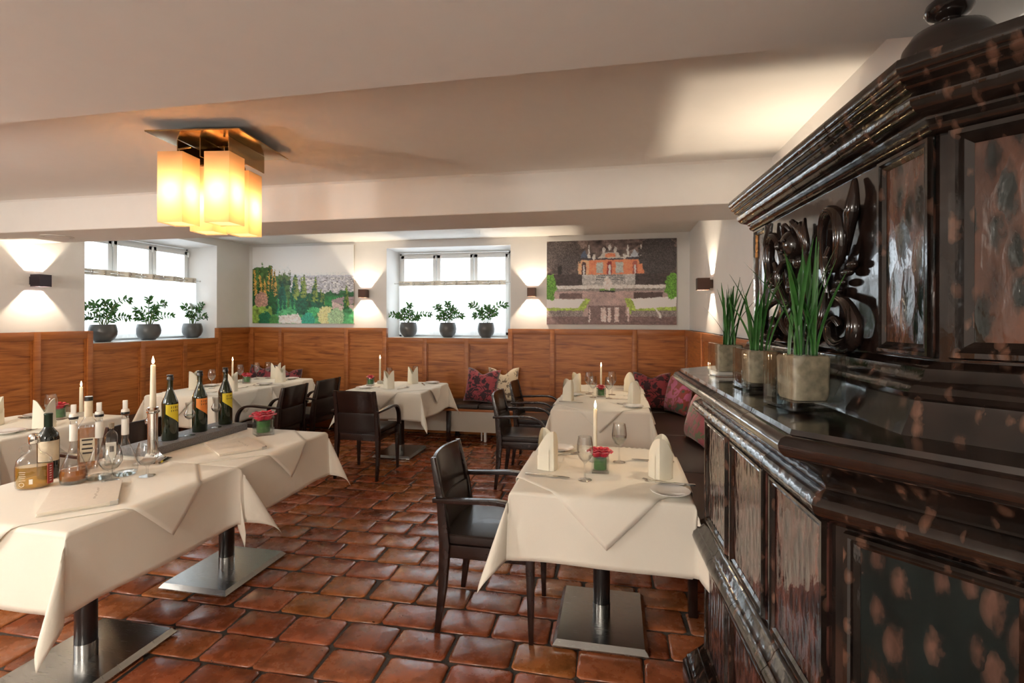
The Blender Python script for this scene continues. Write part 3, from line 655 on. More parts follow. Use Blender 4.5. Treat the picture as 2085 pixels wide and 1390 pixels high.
for x, c_ in ((.295, lin(90, 60, 60)), (.495, lin(150, 50, 48)), (.69, lin(170, 90, 75))):
    put(img, (np.abs(X-x) < .017) & (Y > .28) & (Y < .41), c_); put(img, ((X-x)/.017)**2+((Y-.28)/.03)**2 < 1, c_); put(img, (np.abs(X-x) < .007) & (Y > .29) & (Y < .41), lin(215, 208, 205), n2, .3)
for x in (.42, .57): put(img, (np.abs(X-x) < .028) & (Y > .265) & (Y < .39), lin(170, 175, 172), n2, .1)
put(img, inpoly(X, Y, [(.24, .41), (.77, .41), (.80, .54), (.20, .54)]), lin(170, 168, 168), n2, .3)
for k in range(5): put(img, (Y > .415+k*.022) & (Y < .425+k*.022) & (X > .40-.006*k) & (X < .60+.006*k), lin(105, 108, 112))
put(img, ((X-.12)**2/.022+(Y-.16)**2/.055 < .6+.7*n1), lin(84, 76, 76), nf, .6); put(img, ((X-.87)**2/.022+(Y-.20)**2/.06 < .7+.7*n1), lin(76, 70, 71), nf, .6)
put(img, (np.abs(X-.105) < .014) & (Y > .3) & (Y < .45), lin(45, 40, 40)); put(img, (Y > .40) & (Y < .56) & ((X < .28) | (X > .69)), lin(72, 62, 62), n2, .5)
put(img, (Y > .535) & (Y < .575), lin(200, 195, 192), n2, .2); put(img, (Y > .575) & (Y < .61), lin(135, 128, 124), n2, .4)
put(img, (Y > .605), lin(165, 142, 140), noise(w_, h_, 30, 21), .18)
put(img, (Y > .62) & (Y < .70) & (X > .68) & (X < .90), lin(85, 68, 66), n2, .2); put(img, (Y > .63) & (Y < .69) & (X > .10) & (X < .28), lin(105, 85, 84), n2, .25)
put(img, inpoly(X, Y, [(0, .69), (.33, .70), (.29, .86), (0, .86)]), lin(222, 214, 208)); put(img, inpoly(X, Y, [(1, .67), (.63, .70), (.68, .86), (1, .86)]), lin(222, 214, 208))
gr = lin(150, 175, 70)
put(img, inpoly(X, Y, [(.31, .69), (.35, .70), (.28, .88), (.22, .86)]), gr, n2, .4); put(img, inpoly(X, Y, [(.61, .69), (.66, .69), (.71, .86), (.655, .88)]), gr, n2, .4)
put(img, inpoly(X, Y, [(0, .80), (.28, .81), (.27, .85), (0, .845)]), gr, n2, .4); put(img, inpoly(X, Y, [(1, .79), (.67, .82), (.67, .86), (1, .84)]), gr, n2, .4)
put(img, (Y > .835) & (Y < .91) & ((X < .29) | (X > .66)), lin(135, 125, 122), nf, .5)
put(img, (Y > .905)|((Y > .77) & (X > .33) & (X < .62) & (Y > .78)), lin(118, 96, 96), n2, .3)
for x, a in ((.34, .006), (.45, .02), (.495, .012), (.55, .018), (.64, .006)): put(img, (np.abs(X-x+.01*(n2-.5)) < a) & (Y > .80) & (Y < .97), lin(200, 180, 178), n2, .2)
for sx_, x0 in ((1, .02), (-1, .97)): put(img, ((X-x0)/.06)**2+((Y-.55)/.17)**2 < .55+.7*n1, lin(95, 150, 45), nf, .55)
put(img, (np.abs(X-.48) < .055) & (Y > .575) & (Y < .60), lin(110, 150, 70), n2, .3); put(img, (np.abs(X-.48) < .06) & (Y > .60) & (Y < .615), lin(50, 45, 45))
put(img, ((X-.48)/.035)**2+((Y-.52)/.08)**2 < .7+.5*n2, lin(215, 200, 196), n2, .3)
put(img, np.abs(X-.83-.05*np.sin((Y-.80)*14)) < .008*((Y > .79) & (Y < .92)), lin(220, 216, 208))
img = finish(img, 80, (Y > .68) & (Y < .80) & (np.abs(X-.5) > .2), .45, .9, .82)
canvas('garden_picture', 'frameless canvas print of a garden pond before an orange pavilion', img, (-.081, YB, 1.985), PI, 1.595, 1.06)

# ------------------------------------------------------------------ benches, radiator, cushions
def bench(label, loc, rz, L, pads, legs, dep=.47):
    # local x along the wall, local y into the room, back edge at y=0
    t = thing('bench', label, 'bench', loc, rz, 'wall benches')
    M().box(L/2, dep/2, .405, L, dep-.01, .03).build('seat_board', MT['bench'], t, bevel=.004)
    for a, b in pads: M().box((a+b)/2, dep/2, .4475, b-a-.006, dep, .053).build('pad', MT['benchlea'], t, bevel=.016, seg=3)
    for x in legs:
        M().box(x, dep-.05, .195, .045, .045, .388).build('leg', MT['chair'], t, bevel=.003)
        M().box(x, .06, .195, .045, .045, .388).build('leg', MT['chair'], t, bevel=.003)
        M().box(x, dep/2, .37, .035, dep-.12, .04).build('bearer', MT['chair'], t)
    return t
bench('long dark leather bench under the back wall panelling', (.80, 6.486, 0), PI, 5.93, [(0, .96), (.96, 2.45), (2.45, 3.6), (3.6, 4.8), (4.8, 5.93)], [.08, 1.2, 2.84, 4.0, 5.8])
bench('dark leather bench along the right wall beside the stove', (.806, 2.62, 0), PI/2, 3.38, [(0, 1.08), (1.08, 2.23), (2.23, 3.38)], [.15, 1.7, 3.2])
bench('dark leather bench along the left wall behind the tables', (-5.186, 6.0, 0), -PI/2, 3.9, [(0, 1.3), (1.3, 2.6), (2.6, 3.9)], [.15, 1.9, 3.7])
t = thing('radiator', 'cream panel radiator beneath the back bench', 'radiator', (-2.15, 6.16, 0))
M().box(0, 0, .255, 1.44, .09, .27).build('body', MT['radiator'], t, bevel=.006)
M().box(0, 0, .392, 1.42, .07, .008).build('grille', MT['radiator'], t)
for x in (-.55, .56): M().box(x, 0, .06, .03, .06, .12).build('foot', MT['white'], t, bevel=.003)
M().lathe([(.012, 0), (.022, .008), (.022, .045), (.012, .05)], 14).tri(Matrix.Translation((.745, -.02, .165)) @ Matrix.Rotation(R(90), 4, 'Y')).build('valve', MT['white'], t)
M().tube([(.50, .03, .12), (.50, .03, .0)], .009, 8).build('pipe', MT['white'], t)
def pillow(loc, rz, tilt, w, h, th, mat, label, dip=.05, roll=0):
    def fn(sgn):
        def f(u, v):
            x, z = 2*u-1, 2*v-1; e = max(0, (1-x**4))*max(0, (1-z**4)); y_ = sgn*th/2*e**.55
            k = 1-.09*(1-abs(z)**3)*abs(x)**6; k2 = 1-.07*(1-abs(x)**3)*abs(z)**6
            zz = z*k2*h/2-(dip*math.exp(-(x/.38)**2)*max(0, z)**1.5)
            return (x*k*w/2, y_, zz)
        return f
    m = M(); m.grid(fn(1), 20, 20); m.grid(fn(-1), 20, 20)
    me = m.mesh('pillow', mat, 0, 2, 80); bm = bmesh.new(); bm.from_mesh(me); bmesh.ops.remove_doubles(bm, verts=bm.verts, dist=1e-4); bm.to_mesh(me); bm.free()
    o = link('pillow', me); tag(o, label, 'pillow', 'cushions on the benches')
    mw = Matrix.Translation(loc) @ Matrix.Rotation(rz, 4, 'Z') @ Matrix.Rotation(tilt, 4, 'X') @ Matrix.Rotation(roll, 4, 'Y') @ Matrix.Translation((0, 0, h/2))
    o.matrix_world = mw; return o
pillow((-1.68, 6.20, .475), 0, R(-18), .44, .44, .17, MT['pil_red'], 'crimson damask pillow on the back bench left of the cream pillow', .07, R(4))
pillow((-1.40, 6.30, .478), R(8), R(-14), .40, .44, .13, MT['pil_cream'], 'cream patterned pillow on the back bench behind the chairs', .09)
pillow((.40, 6.17, .475), R(-4), R(-16), .44, .44, .17, MT['pil_red'], 'crimson damask pillow in the right corner under the pond picture', .06)
pillow((.63, 5.93, .475), R(-62), R(-14), .40, .42, .15, MT['pil_mix'], 'red and green patchwork pillow in the right corner of the benches', .03)
pillow((.655, 4.60, .475), R(-78), R(-16), .44, .42, .16, MT['pil_pink'], 'pink and green pillow on the right bench close to the stove', .03)
pillow((-4.82, 6.22, .475), R(4), R(-16), .42, .42, .15, MT['pil_red'], 'crimson pillow in the left corner, left of its twin', .05)
pillow((-4.42, 6.20, .475), R(-6), R(-18), .40, .38, .15, MT['pil_red'], 'crimson pillow in the left corner, right of its twin', .05)

# ------------------------------------------------------------------ tables and their cloths
TZ = .752
def table(label, cx, cy, w, d, group='pedestal tables', bx=0, by=0):
    t = thing('pedestal_table', label, 'table', (cx, cy, 0), 0, group)
    M().box(0, 0, TZ-.014, w-.01, d-.01, .024).build('tabletop', MT['chair'], t, bevel=.003)
    a, b, a2, b2 = .218, .262, .200, .244
    m = M(); m.loft([[(-a+bx, -b+by, .008), (a+bx, -b+by, .008), (a+bx, b+by, .008), (-a+bx, b+by, .008)], [(-a+bx, -b+by, .014), (a+bx, -b+by, .014), (a+bx, b+by, .014), (-a+bx, b+by, .014)], [(-a2+bx, -b2+by, .036), (a2+bx, -b2+by, .036), (a2+bx, b2+by, .036), (-a2+bx, b2+by, .036)]])
    m.build('base_plate', MT['steel'], t, smooth=0)
    for sx in (-1, 1):
        for sy in (-1, 1): M().lathe([(.018, 0), (.018, .010)], 10, bx+sx*.17, by+sy*.21).build('glide', MT['rubber'], t)
    M().lathe([(.042, .10), (.042, TZ-.03)], 24, bx, by).build('column', MT['black'], t)
    M().lathe([(.0435, .036), (.0435, .102)], 24, bx, by).build('collar', MT['steel'], t)
    M().box(bx, by, TZ-.032, .30, .30, .012).build('top_bracket', MT['black'], t)
    return t
def side_fall(e, extra=0.0):                   # distance e along the cloth past the edge -> outward, down
    r = .014
    if e < r*PI/2: a = e/r; return r*math.sin(a)+extra, -r*(1-math.cos(a))
    q = e-r*PI/2; return r+extra+.035*q, -r-q
def cloth(label, cx, cy, w, d, hang, seed, ear=.34, sq='', group='cream tablecloths'):
    q = random.Random(seed); a, b = w/2, d/2; ph = [q.uniform(0, 6.28) for _ in range(8)]
    def samp(h): return sorted({-h-hang, *[-h-hang*k/14 for k in range(14)], *[-h-.022*k/3 for k in range(4)], *[lerp(-h, h, k/10) for k in range(11)], *[h+.022*k/3 for k in range(4)], *[h+hang*k/14 for k in range(15)]})
    us, vs = samp(a), samp(b); rows = []
    def fn(s, t):
        ex, ey = max(abs(s)-a, 0), max(abs(t)-b, 0); sx, sy = (1 if s > 0 else -1), (1 if t > 0 else -1)
        if ex == 0 and ey == 0: return (s, t, TZ+.002)
        if ey == 0:
            o_, z = side_fall(ex); k = ex/hang; edge = min(1, (b-abs(t))/.10)
            o_ += .008*k*math.sin(t*9+ph[0 if sx > 0 else 1])*edge; return (sx*(a+o_), t, TZ+.002+z+.006*k*math.sin(t*7+ph[4]))
        if ex == 0:
            o_, z = side_fall(ey); k = ey/hang; edge = min(1, (a-abs(s))/.10)
            o_ += .008*k*math.sin(s*9+ph[2 if sy > 0 else 3])*edge
            if ('+' if sy > 0 else '-') in sq: o_ = min(o_, .006)
            return (s, sy*(b+o_), TZ+.002+z+.006*k*math.sin(s*7+ph[5]))
        r_ = math.hypot(ex, ey); th = math.atan2(ey, ex); o_, z = side_fall(r_)
        g = math.sin(2*th)**1.25; out = ear*r_*g; sk = 0; pin = ('+' if sy > 0 else '-') in sq
        if pin and sy < 0: out *= .25; sk = -R(40)
        if pin and sy > 0: sk = R(24)
        if seed == 7 and sx > 0 and sy < 0: sk = R(22)
        # fold: the two flaps close behind the outstanding ear
        dirx, diry = math.cos(PI/4+sk), math.sin(PI/4+sk)
        px, py = math.cos(th)*o_+dirx*out-.075*r_*math.sin(4*th)*(1), math.sin(th)*o_+diry*out+.075*r_*math.sin(4*th)
        zz = z+(r_-math.sqrt(max(r_*r_-out*out, 0)))*.8
        if pin and sy < 0: py = min(py, .006)
        if pin and sy > 0: px += .055*r_/hang*g+.012*min(1, r_/.05)
        return (sx*(a+px), sy*(b+py), TZ+.002+zz)
    m = M(); n = len(us); m.add([fn(s, t) for t in vs for s in us], [(j*n+i, j*n+i+1, (j+1)*n+i+1, (j+1)*n+i) for j in range(len(vs)-1) for i in range(n-1)])
    o = m.build('tablecloth', MT['cloth'], None, (cx, cy, 0), smooth=75); tag(o, label, 'tablecloth', group)
    so = o.modifiers.new('hem', 'SOLIDIFY'); so.thickness = .0016; so.offset = 1
    return o
def overlay(label, cx, cy, w, d, L, rot=0, group='diagonal overcloths', dx=0, dy=0):
    a, b = w/2, d/2; n = 44
    def fn(u, v):
        p, q = 2*u-1, 2*v-1; s, t = L*(p-q)/2, L*(p+q)/2
        c_, s_ = math.cos(rot), math.sin(rot); s, t = s*c_-t*s_+dx, s*s_+t*c_+dy
        ex, ey = abs(s)-a, abs(t)-b; z = TZ+.0055; sx, sy = (1 if s > 0 else -1), (1 if t > 0 else -1)
        if ex > 0 and ex >= ey: o_, zz = side_fall(ex, .010+.010*min(1, ex/.1)); return (sx*(a+o_), max(-b, min(b, t)) if ey > 0 else t, z+zz)
        if ey > 0: o_, zz = side_fall(ey, .010+.010*min(1, ey/.1)); return (s, sy*(b+o_), z+zz)
        return (s, t, z)
    o = M().grid(fn, n, n).build('overcloth', MT['cloth'], None, (cx, cy, 0), smooth=75); tag(o, label, 'tablecloth', group)
    so = o.modifiers.new('hem', 'SOLIDIFY'); so.thickness = .0016; so.offset = 1
    return o
TB = [  # key, table label words, centre, size, hang
 ('stove', 'nearest the tiled stove', -.072, 2.70, .765, .88, .31),
 ('pond1', 'by the right bench, nearer of the pair', -.135, 4.80, .80, .84, .34),
 ('pond2', 'at the far right below the pond picture', -.135, 5.64, .80, .80, .34),
 ('win', 'below the back window', -2.42, 5.44, .84, .84, .30),
 ('cyp1', 'in the left corner, nearer of the pair', -4.225, 4.70, .77, .80, .31),
 ('cyp2', 'in the left corner, close to the back bench', -4.225, 5.52, .77, .80, .31),
 ('left', 'at the left edge below the dark wall lamp', -4.225, 2.95, .77, .82, .31),
 ('drink1', 'carrying the decanters, nearest the camera', -2.355, 1.905, .82, .82, .30),
 ('drink2', 'carrying the granite tray of oil bottles', -2.355, 2.74, .82, .82, .30)]
for k, (key, wd, cx, cy, w, d, hg) in enumerate(TB):
    table('steel-footed pedestal table '+wd, cx, cy, w, d, bx=(.055 if key.startswith('drink') else .02 if key == 'win' else 0), by=(-.07 if key == 'stove' else -.06 if key.startswith('drink') else 0))
    cloth('cream tablecloth on the table '+wd, cx, cy, w, d, hg, k, .36, '+' if key in ('pond1', 'cyp1', 'drink1') else '-' if key in ('pond2', 'cyp2', 'drink2') else '')
    overlay('diagonal cream overcloth on the table '+wd, cx, cy, w, d, {'stove': .665, 'drink1': .60, 'drink2': .60}.get(key, .61), 0 if key != 'stove' else R(1), dx=.02 if key == 'stove' else 0)
IT = TZ+.0085        # where things stand on a laid table

# ------------------------------------------------------------------ chairs
def chair(label, x, y, rz):
    # local: faces +y, origin on the floor under the seat centre
    t = thing('armchair', label, 'chair', (x, y, 0), rz, 'dark armchairs'); mt = MT['chair']
    for s in (-1, 1):
        M().post([(s*.216, -.232, 0, .011, .013), (s*.214, -.205, .22, .016, .020), (s*.208, -.195, .43, .020, .026), (s*.204, -.215, .62, .018, .020), (s*.199, -.262, .845, .015, .011)]).build('rear_leg', mt, t, bevel=.003)
        M().post([(s*.216, .232, 0, .011, .011), (s*.214, .228, .25, .017, .017), (s*.212, .225, .445, .021, .021)]).build('front_leg', mt, t, bevel=.003)
        pth = sm([(s*.232, -.250, .648), (s*.236, -.10, .655), (s*.238, .06, .662), (s*.238, .155, .640), (s*.236, .215, .565), (s*.230, .232, .45)], 6)
        m = M(); rings = []
        for i, p in enumerate(pth):
            tg = (pth[min(i+1, len(pth)-1)]-pth[max(i-1, 0)]).normalized(); nrm = Vector((0, -tg.z, tg.y)); hw = lerp(.015, .021, min(1, i/8)); hh = .0105
            rings.append([tuple(p+Vector((a*hw, 0, 0))+nrm*b*hh) for a, b in ((-1, -1), (1, -1), (1, 1), (-1, 1))])
        m.loft(rings); m.build('armrest', mt, t, bevel=.003, smooth=40)
        M().lathe([(.008, -.006), (.008, .006)], 10).tri(Matrix.Translation((s*.247, .230, .458)) @ Matrix.Rotation(R(90), 4, 'Y')).build('bolt', MT['cutlery'], t)
    def shell(z0, z1, th, bow, inset):
        def y_(z): return lerp(-.197, -.214, (z-.45)/.17) if z < .62 else lerp(-.214, -.262, (z-.62)/.225)
        def f(sg):
            def g(u, v):
                z = lerp(z0, z1, v); hw = lerp(.200, .186, (z-.45)/.4)-inset; x = (2*u-1)*hw
                zt = z+(.006*(1-(2*u-1)**2) if v == 1 else 0)
                return (x, y_(z)-bow*(1-(2*u-1)**2)+sg*th/2, zt)
            return g
        m = M(); a, b = f(1), f(-1); n = 12
        rings = []
        for j in range(7):
            v = j/6; rings.append([a(i/n, v) for i in range(n+1)]+[b(1-i/n, v) for i in range(n+1)])
        m.loft(rings); return m
    shell(.632, .842, .018, .024, 0).build('back_panel', mt, t, bevel=.003, smooth=50)
    shell(.452, .628, .030, .022, .004).build('back_pad', MT['leather'], t, bevel=.006, smooth=50)
    M().box(0, .012, .453, .420, .445, .050).build('seat', MT['leather'], t, bevel=.017, seg=3)
    for (bx, by, w, d) in ((0, .225, .40, .022), (0, -.195, .40, .022), (-.205, .01, .022, .42), (.205, .01, .022, .42)):
        M().box(bx, by, .398, w, d, .062).build('apron', mt, t, bevel=.003)
    return t
ch = chair('dark armchair in the foreground at the table nearest the stove', -.622, 2.592, -PI/2)
def more(label, x, y, rz): return dup(ch, (x, y, 0), rz, label)
more('dark armchair at the right pair of tables, nearer of two', -.83, 4.68, -PI/2)
more('dark armchair at the right pair of tables, farther of two by the cream pillow', -.83, 5.46, -PI/2)
more('dark armchair seen from behind at the table below the back window', -2.415, 4.68, 0)
more('dark armchair with its back turned at the left corner tables, nearer of two', -3.46, 4.66, PI/2)
more('dark armchair at the left corner tables, farther of two by the wood panelling', -3.44, 5.27, PI/2+R(-4))
more('dark armchair behind the drinks table, mostly hidden by bottles', -3.38, 2.84, PI/2)

# ------------------------------------------------------------------ tableware
def napkin_mesh():
    m = M(); n = 40; rx, ry = .064, .056
    def ring(h, k, lift):
        pts = []
        for j in range(n):
            th = 2*PI*j/n; c_, s_ = math.cos(th), math.sin(th)
            rr = 1/((abs(c_))**1.3+(abs(s_))**1.3)**(1/1.3)
            pk = abs(c_)**.95
            z = h*(.112+.086*pk)
            lean = .010*pk*k
            pts.append((rx*rr*c_*(1+.06*k)-lean*(1 if c_ > 0 else -1), ry*rr*s_*(1+.02*k), z))
        return pts
    rings = [[(x, y, 0) for x, y, z in ring(1, 0, 0)]]+[ring(k/5, k/5, 0) for k in range(1, 6)]
    m.loft(rings, True, True, False)
    inner = [[(x*.93, y*.93, z-.002) for x, y, z in r_] for r_ in rings[2:]]
    m.loft(list(reversed(inner)), True, False, False)
    return m.mesh('napkin', MT['napkin'], 0, 2, 50)
NAP = napkin_mesh()
def flap_mesh():
    m = M(); n = 16; rx, ry = .0655, .0575
    def f(u, v):
        th = lerp(R(205), R(335), u); c_, s_ = math.cos(th), math.sin(th); rr = 1/((abs(c_))**1.3+(abs(s_))**1.3)**(1/1.3)
        zt = lerp(.028, .115, u); return (rx*rr*c_*1.02, ry*rr*s_*1.03-.0005, lerp(.001, zt, v))
    m.grid(f, n, 4); return m.mesh('flap', MT['napkin'], 0, 2, 60)
FLP = flap_mesh()
def napkin(x, y, rz, label):
    t = thing('napkin', label, 'napkin', (x, y, IT), rz, 'folded standing napkins'); link('folded_body', NAP, t); link('flap', FLP, t); return t
WG = M().lathe([(.033, 0), (.033, .0015), (.012, .005), (.0042, .012), (.0036, .045), (.0040, .078), (.012, .088), (.028, .104), (.0385, .130), (.0395, .150), (.036, .180), (.031, .207), (.0303, .207), (.0352, .180), (.0385, .150), (.0375, .130), (.027, .106), (.010, .091), (.001, .089)], 26, cap1=False).mesh('wine_glass', MT['glass'], 0, 2, 60)
WGL = M().lathe([(.001, .092), (.024, .104), (.0355, .128), (.0365, .138), (.001, .138)], 22).mesh('drink', MT['water'], 0, 2, 50)
def wineglass(x, y, label, fill=False, s=1.0):
    t = thing('wine_glass', label, 'glass', (x, y, IT), 0, 'stemmed wine glasses'); b = link('bowl_and_stem', WG, t)
    if fill: link('wine', WGL, t)
    t.scale = (s, s, s); return t
FLM = M().lathe([(.001, 0), (.0055, .006), (.0068, .013), (.0045, .026), (.0012, .038), (.0003, .042)], 10).mesh('flame', MT['flame'], 0, 2, 80)
def candle(x, y, z, h, label, r0=.0115, r1=.0095, holder=True, hold='frost'):
    t = thing('candle', label, 'candle', (x, y, z), 0, 'burning candles'); b = .0
    if holder:
        m = M(); m.lathe([(.033, 0), (.035, .006), (.034, .026), (.028, .032), (.013, .033), (.0125, .014)], 20, cap1=False)
        m.build('holder', MT[hold], t, smooth=50); b = .014
    M().lathe([(r0, b), (r1, b+h-.004), (r1*.8, b+h), (.001, b+h-.002)], 14).build('wax_stick', MT['wax'], t, smooth=60)
    M().tube([(0, 0, b+h-.002), (.001, 0, b+h+.009)], .0012, 5).build('wick', MT['wick'], t)
    f = link('flame', FLM, t); f.location = (0, 0, b+h+.004)
    l = bpy.data.lights.new('candle_light', 'POINT'); l.energy = .35; l.color = (1, .62, .28); l.shadow_soft_size = .012
    o = bpy.data.objects.new('candle_light', l); C.objects.link(o); o.parent = t; o.location = (0, 0, b+h+.055)
    return t
def rose_mesh(seed, r=.030):
    q = random.Random(seed); m = M(); m.ball((0, 0, .016), .012, 8, 6, 1, 1, 1.3)
    for ring_, (n, rr, hh, op) in enumerate(((3, .012, .026, .1), (4, .019, .027, .3), (5, .026, .024, .6), (6, .031, .018, .95))):
        for k in range(n):
            a0 = 2*PI*k/n+ring_*.6+q.uniform(-.15, .15); wd = 1.25*PI/n*1.3
            def f(u, v, a0=a0, wd=wd, rr=rr, hh=hh, op=op):
                a = a0+(2*u-1)*wd*(1-.35*v*v); rad = rr*(.45+.55*v**.7)*(1+op*.35*v*v)+.0006*ring_
                return (rad*math.cos(a), rad*math.sin(a), hh*math.sin(v*(PI/2+op*.35))*(1-.18*(2*u-1)**2)*1.15)
            m.grid(f, 5, 4)
    m.v = [(x*1.15, y*1.15, z*1.5) for x, y, z in m.v]
    return m.mesh('rose', MT['rose'], 0, 2, 70)
RS = [rose_mesh(1), rose_mesh(2)]
def cube_glass(m, a, h, th, base):
    P_ = lambda k: [(-k, -k), (k, -k), (k, k), (-k, k)]
    return m.loft([[(x, y, 0) for x, y in P_(a)], [(x, y, h) for x, y in P_(a)], [(x, y, h) for x, y in P_(a-th)], [(x, y, base) for x, y in P_(a-th)]])
def vase(x, y, rz, label, two=False, s=1.0):
    t = thing('rose_vase', label, 'vase', (x, y, IT), rz, 'cube vases with red roses')
    cube_glass(M(), .042, .085, .005, .012).build('glass_cube', MT['thick'], t, bevel=.0025)
    m = M(); n = 20
    m.grid(lambda u, v: (.0335*math.cos(2*PI*u*1.1)*(1-.08*abs(math.cos(4*PI*u))), .0335*math.sin(2*PI*u*1.1), .015+.062*v+(.006*math.sin(7*u) if v == 1 else 0)), n, 4); m.build('leaf_wrap', MT['leaf'], t, smooth=60)
    if two:
        for k, (dx, dy) in enumerate(((-.018, .0), (.017, .004))): o = link('rose', RS[k], t); o.location = (dx, dy, .074)
    else: o = link('rose', RS[0], t); o.location = (0, 0, .070)
    m = M(); leaflet(m, Vector((.024, .01, .082)), Vector((.8, .2, .5)), Vector((0, 0, 1)), .035, .010); leaflet(m, Vector((-.024, -.01, .080)), Vector((-.8, -.2, .2)), Vector((0, 0, 1)), .025, .010); m.build('sprig', MT['leaf'], t, smooth=0)
    t.scale = (s, s, s); return t
KN = M(); KN.loft([[(x, -w, z0), (x, w, z0), (x, w, z1), (x, -w, z1)] for x, w, z0, z1 in ((-.11, .004, .002, .008), (-.105, .0055, .001, .009), (-.02, .0045, .002, .008), (.0, .003, .003, .007), (.01, .008, .0035, .0065), (.08, .009, .004, .006), (.105, .005, .004, .006), (.112, .001, .004, .006))])
KNM = KN.mesh('knife', MT['cutlery'], 0, 2, 40)
FK = M(); FK.loft([[(x, -w, z), (x, w, z), (x, w, z+.0022), (x, -w, z+.0022)] for x, w, z in ((-.10, .006, .003), (-.095, .0075, .002), (-.03, .003, .006), (.03, .003, .008), (.045, .010, .005), (.058, .011, .003))])
for k in range(4): FK.loft([[(x, (-.0095+k*.0063)-w, z), (x, (-.0095+k*.0063)+w, z), (x, (-.0095+k*.0063)+w, z+.002), (x, (-.0095+k*.0063)-w, z+.002)] for x, w, z in ((.056, .0022, .003), (.080, .0018, .003), (.098, .0010, .006))])
FKM = FK.mesh('fork', MT['cutlery'], 0, 2, 40)
SP = M(); SP.loft([[(x, -w, z), (x, w, z), (x, w, z+.002), (x, -w, z+.002)] for x, w, z in ((-.09, .006, .003), (-.02, .003, .006), (.035, .003, .008), (.045, .008, .006), (.06, .015, .003), (.078, .017, .002), (.094, .011, .004), (.10, .003, .006))]); SPM = SP.mesh('spoon', MT['cutlery'], 0, 2, 50)
def cut(kind, x, y, rz, label, z=0.0):
    o = link({'knife': 'knife', 'fork': 'fork', 'spoon': 'spoon'}[kind], {'knife': KNM, 'fork': FKM, 'spoon': SPM}[kind], None, (x, y, IT+z), rz); tag(o, label, 'cutlery', 'laid cutlery'); return o
PLM = M().lathe([(.045, 0), (.050, .004), (.058, .008), (.085, .013), (.087, .014), (.086, .016), (.058, .011), (.048, .007), (.001, .006)], 36, cap1=False).mesh('bread_plate', MT['porc'], 0, 2, 60)
def plate(x, y, label, s=1.0):
    o = link('bread_plate', PLM, None, (x, y, IT)); tag(o, label, 'plate', 'white bread plates'); o.scale = (s, s, s); return o

ns = 'on the table nearest the stove'
napkin(-.345, 2.62, R(-55), 'folded cream napkin '+ns+', at the chair side'); napkin(.212, 2.585, R(-100), 'folded cream napkin '+ns+', at the bench side')
wineglass(-.147, 2.463, 'empty wine glass in front of the rose '+ns); wineglass(.015, 2.807, 'wine glass with a pale drink behind the rose '+ns, True)
vase(-.080, 2.616, R(4), 'glass cube vase with two red roses '+ns, True); candle(-.112, 2.80, IT, .268, 'tall lit ivory candle '+ns)
cut('knife', -.33, 2.478, R(-6), 'knife lying before the left napkin '+ns); cut('knife', .193, 2.861, R(-2)+PI, 'knife lying behind the right napkin '+ns)
plate(.233, 2.352, 'white bread plate at the front right corner '+ns); cut('fork', .215, 2.492, PI-R(20), 'fork laid beyond the front bread plate '+ns); cut('knife', .24, 2.43, R(176), 'small knife resting across the front bread plate', .016)
plate(-.33, 3.00, 'white bread plate at the rear left corner '+ns); cut('spoon', -.285, 2.885, R(40), 'spoon behind the left napkin '+ns)
np_ = 'on the pushed-together tables at the right'
napkin(-.445, 4.84, R(-60), 'folded cream napkin, near left one '+np_); napkin(-.415, 5.44, R(-50), 'folded cream napkin, far left one '+np_)
napkin(.135, 5.56, R(-95), 'folded cream napkin, far right one '+np_); napkin(.16, 4.80, R(-105), 'folded cream napkin, near right one '+np_)
wineglass(-.225, 5.05, 'wine glass just left of the roses '+np_); wineglass(-.07, 5.02, 'wine glass just right of the roses '+np_); wineglass(-.275, 5.27, 'wine glass far left of the candle '+np_, s=1.08); wineglass(-.045, 5.28, 'wine glass far right of the candle '+np_, s=1.12)
vase(-.15, 5.13, R(10), 'glass cube vase with a single red rose '+np_); candle(-.155, 5.33, IT, .26, 'lit ivory candle '+np_)
plate(.145, 4.58, 'white bread plate at the near right corner '+np_); cut('fork', .10, 4.68, PI-R(12), 'fork by the near right napkin '+np_); cut('knife', -.41, 4.715, R(-2), 'knife by the near left napkin '+np_)
cut('knife', .03, 4.98, R(175), 'knife between the roses and the near right napkin '+np_); plate(-.42, 5.15, 'white bread plate between the left napkins '+np_, .9); cut('fork', -.33, 5.36, R(4), 'fork between the left napkins '+np_); cut('knife', .10, 5.75, R(178), 'knife near the back bench '+np_)
nw = 'on the table below the back window'
napkin(-2.44, 5.22, R(5), 'folded cream napkin, front one '+nw); napkin(-2.36, 5.70, R(12), 'folded cream napkin, rear one '+nw)
wineglass(-2.53, 5.42, 'wine glass behind the front napkin '+nw); wineglass(-2.36, 5.78, 'wine glass behind the rear napkin '+nw, s=.95)
vase(-2.77, 5.44, R(20), 'glass cube vase with one red rose '+nw); candle(-2.73, 5.60, IT, .275, 'slim lit ivory candle '+nw)
t = thing('salt_shaker', 'small glass salt shaker by the candle '+nw, 'shaker', (-2.66, 5.56, IT)); M().lathe([(.018, 0), (.020, .01), (.016, .045)], 14).build('body', MT['thick'], t); M().lathe([(.017, .045), (.017, .055), (.010, .062)], 14).build('cap', MT['cutlery'], t)
plate(-2.72, 5.19, 'white bread plate at the front left corner '+nw); plate(-2.14, 5.76, 'white bread plate at the rear right corner '+nw)
cut('knife', -2.29, 5.26, R(78), 'knife right of the front napkin '+nw); cut('fork', -2.60, 5.20, R(80), 'fork left of the front napkin '+nw); cut('knife', -2.20, 5.62, R(120), 'knife beside the rear bread plate '+nw)
nc = 'on the left corner tables'
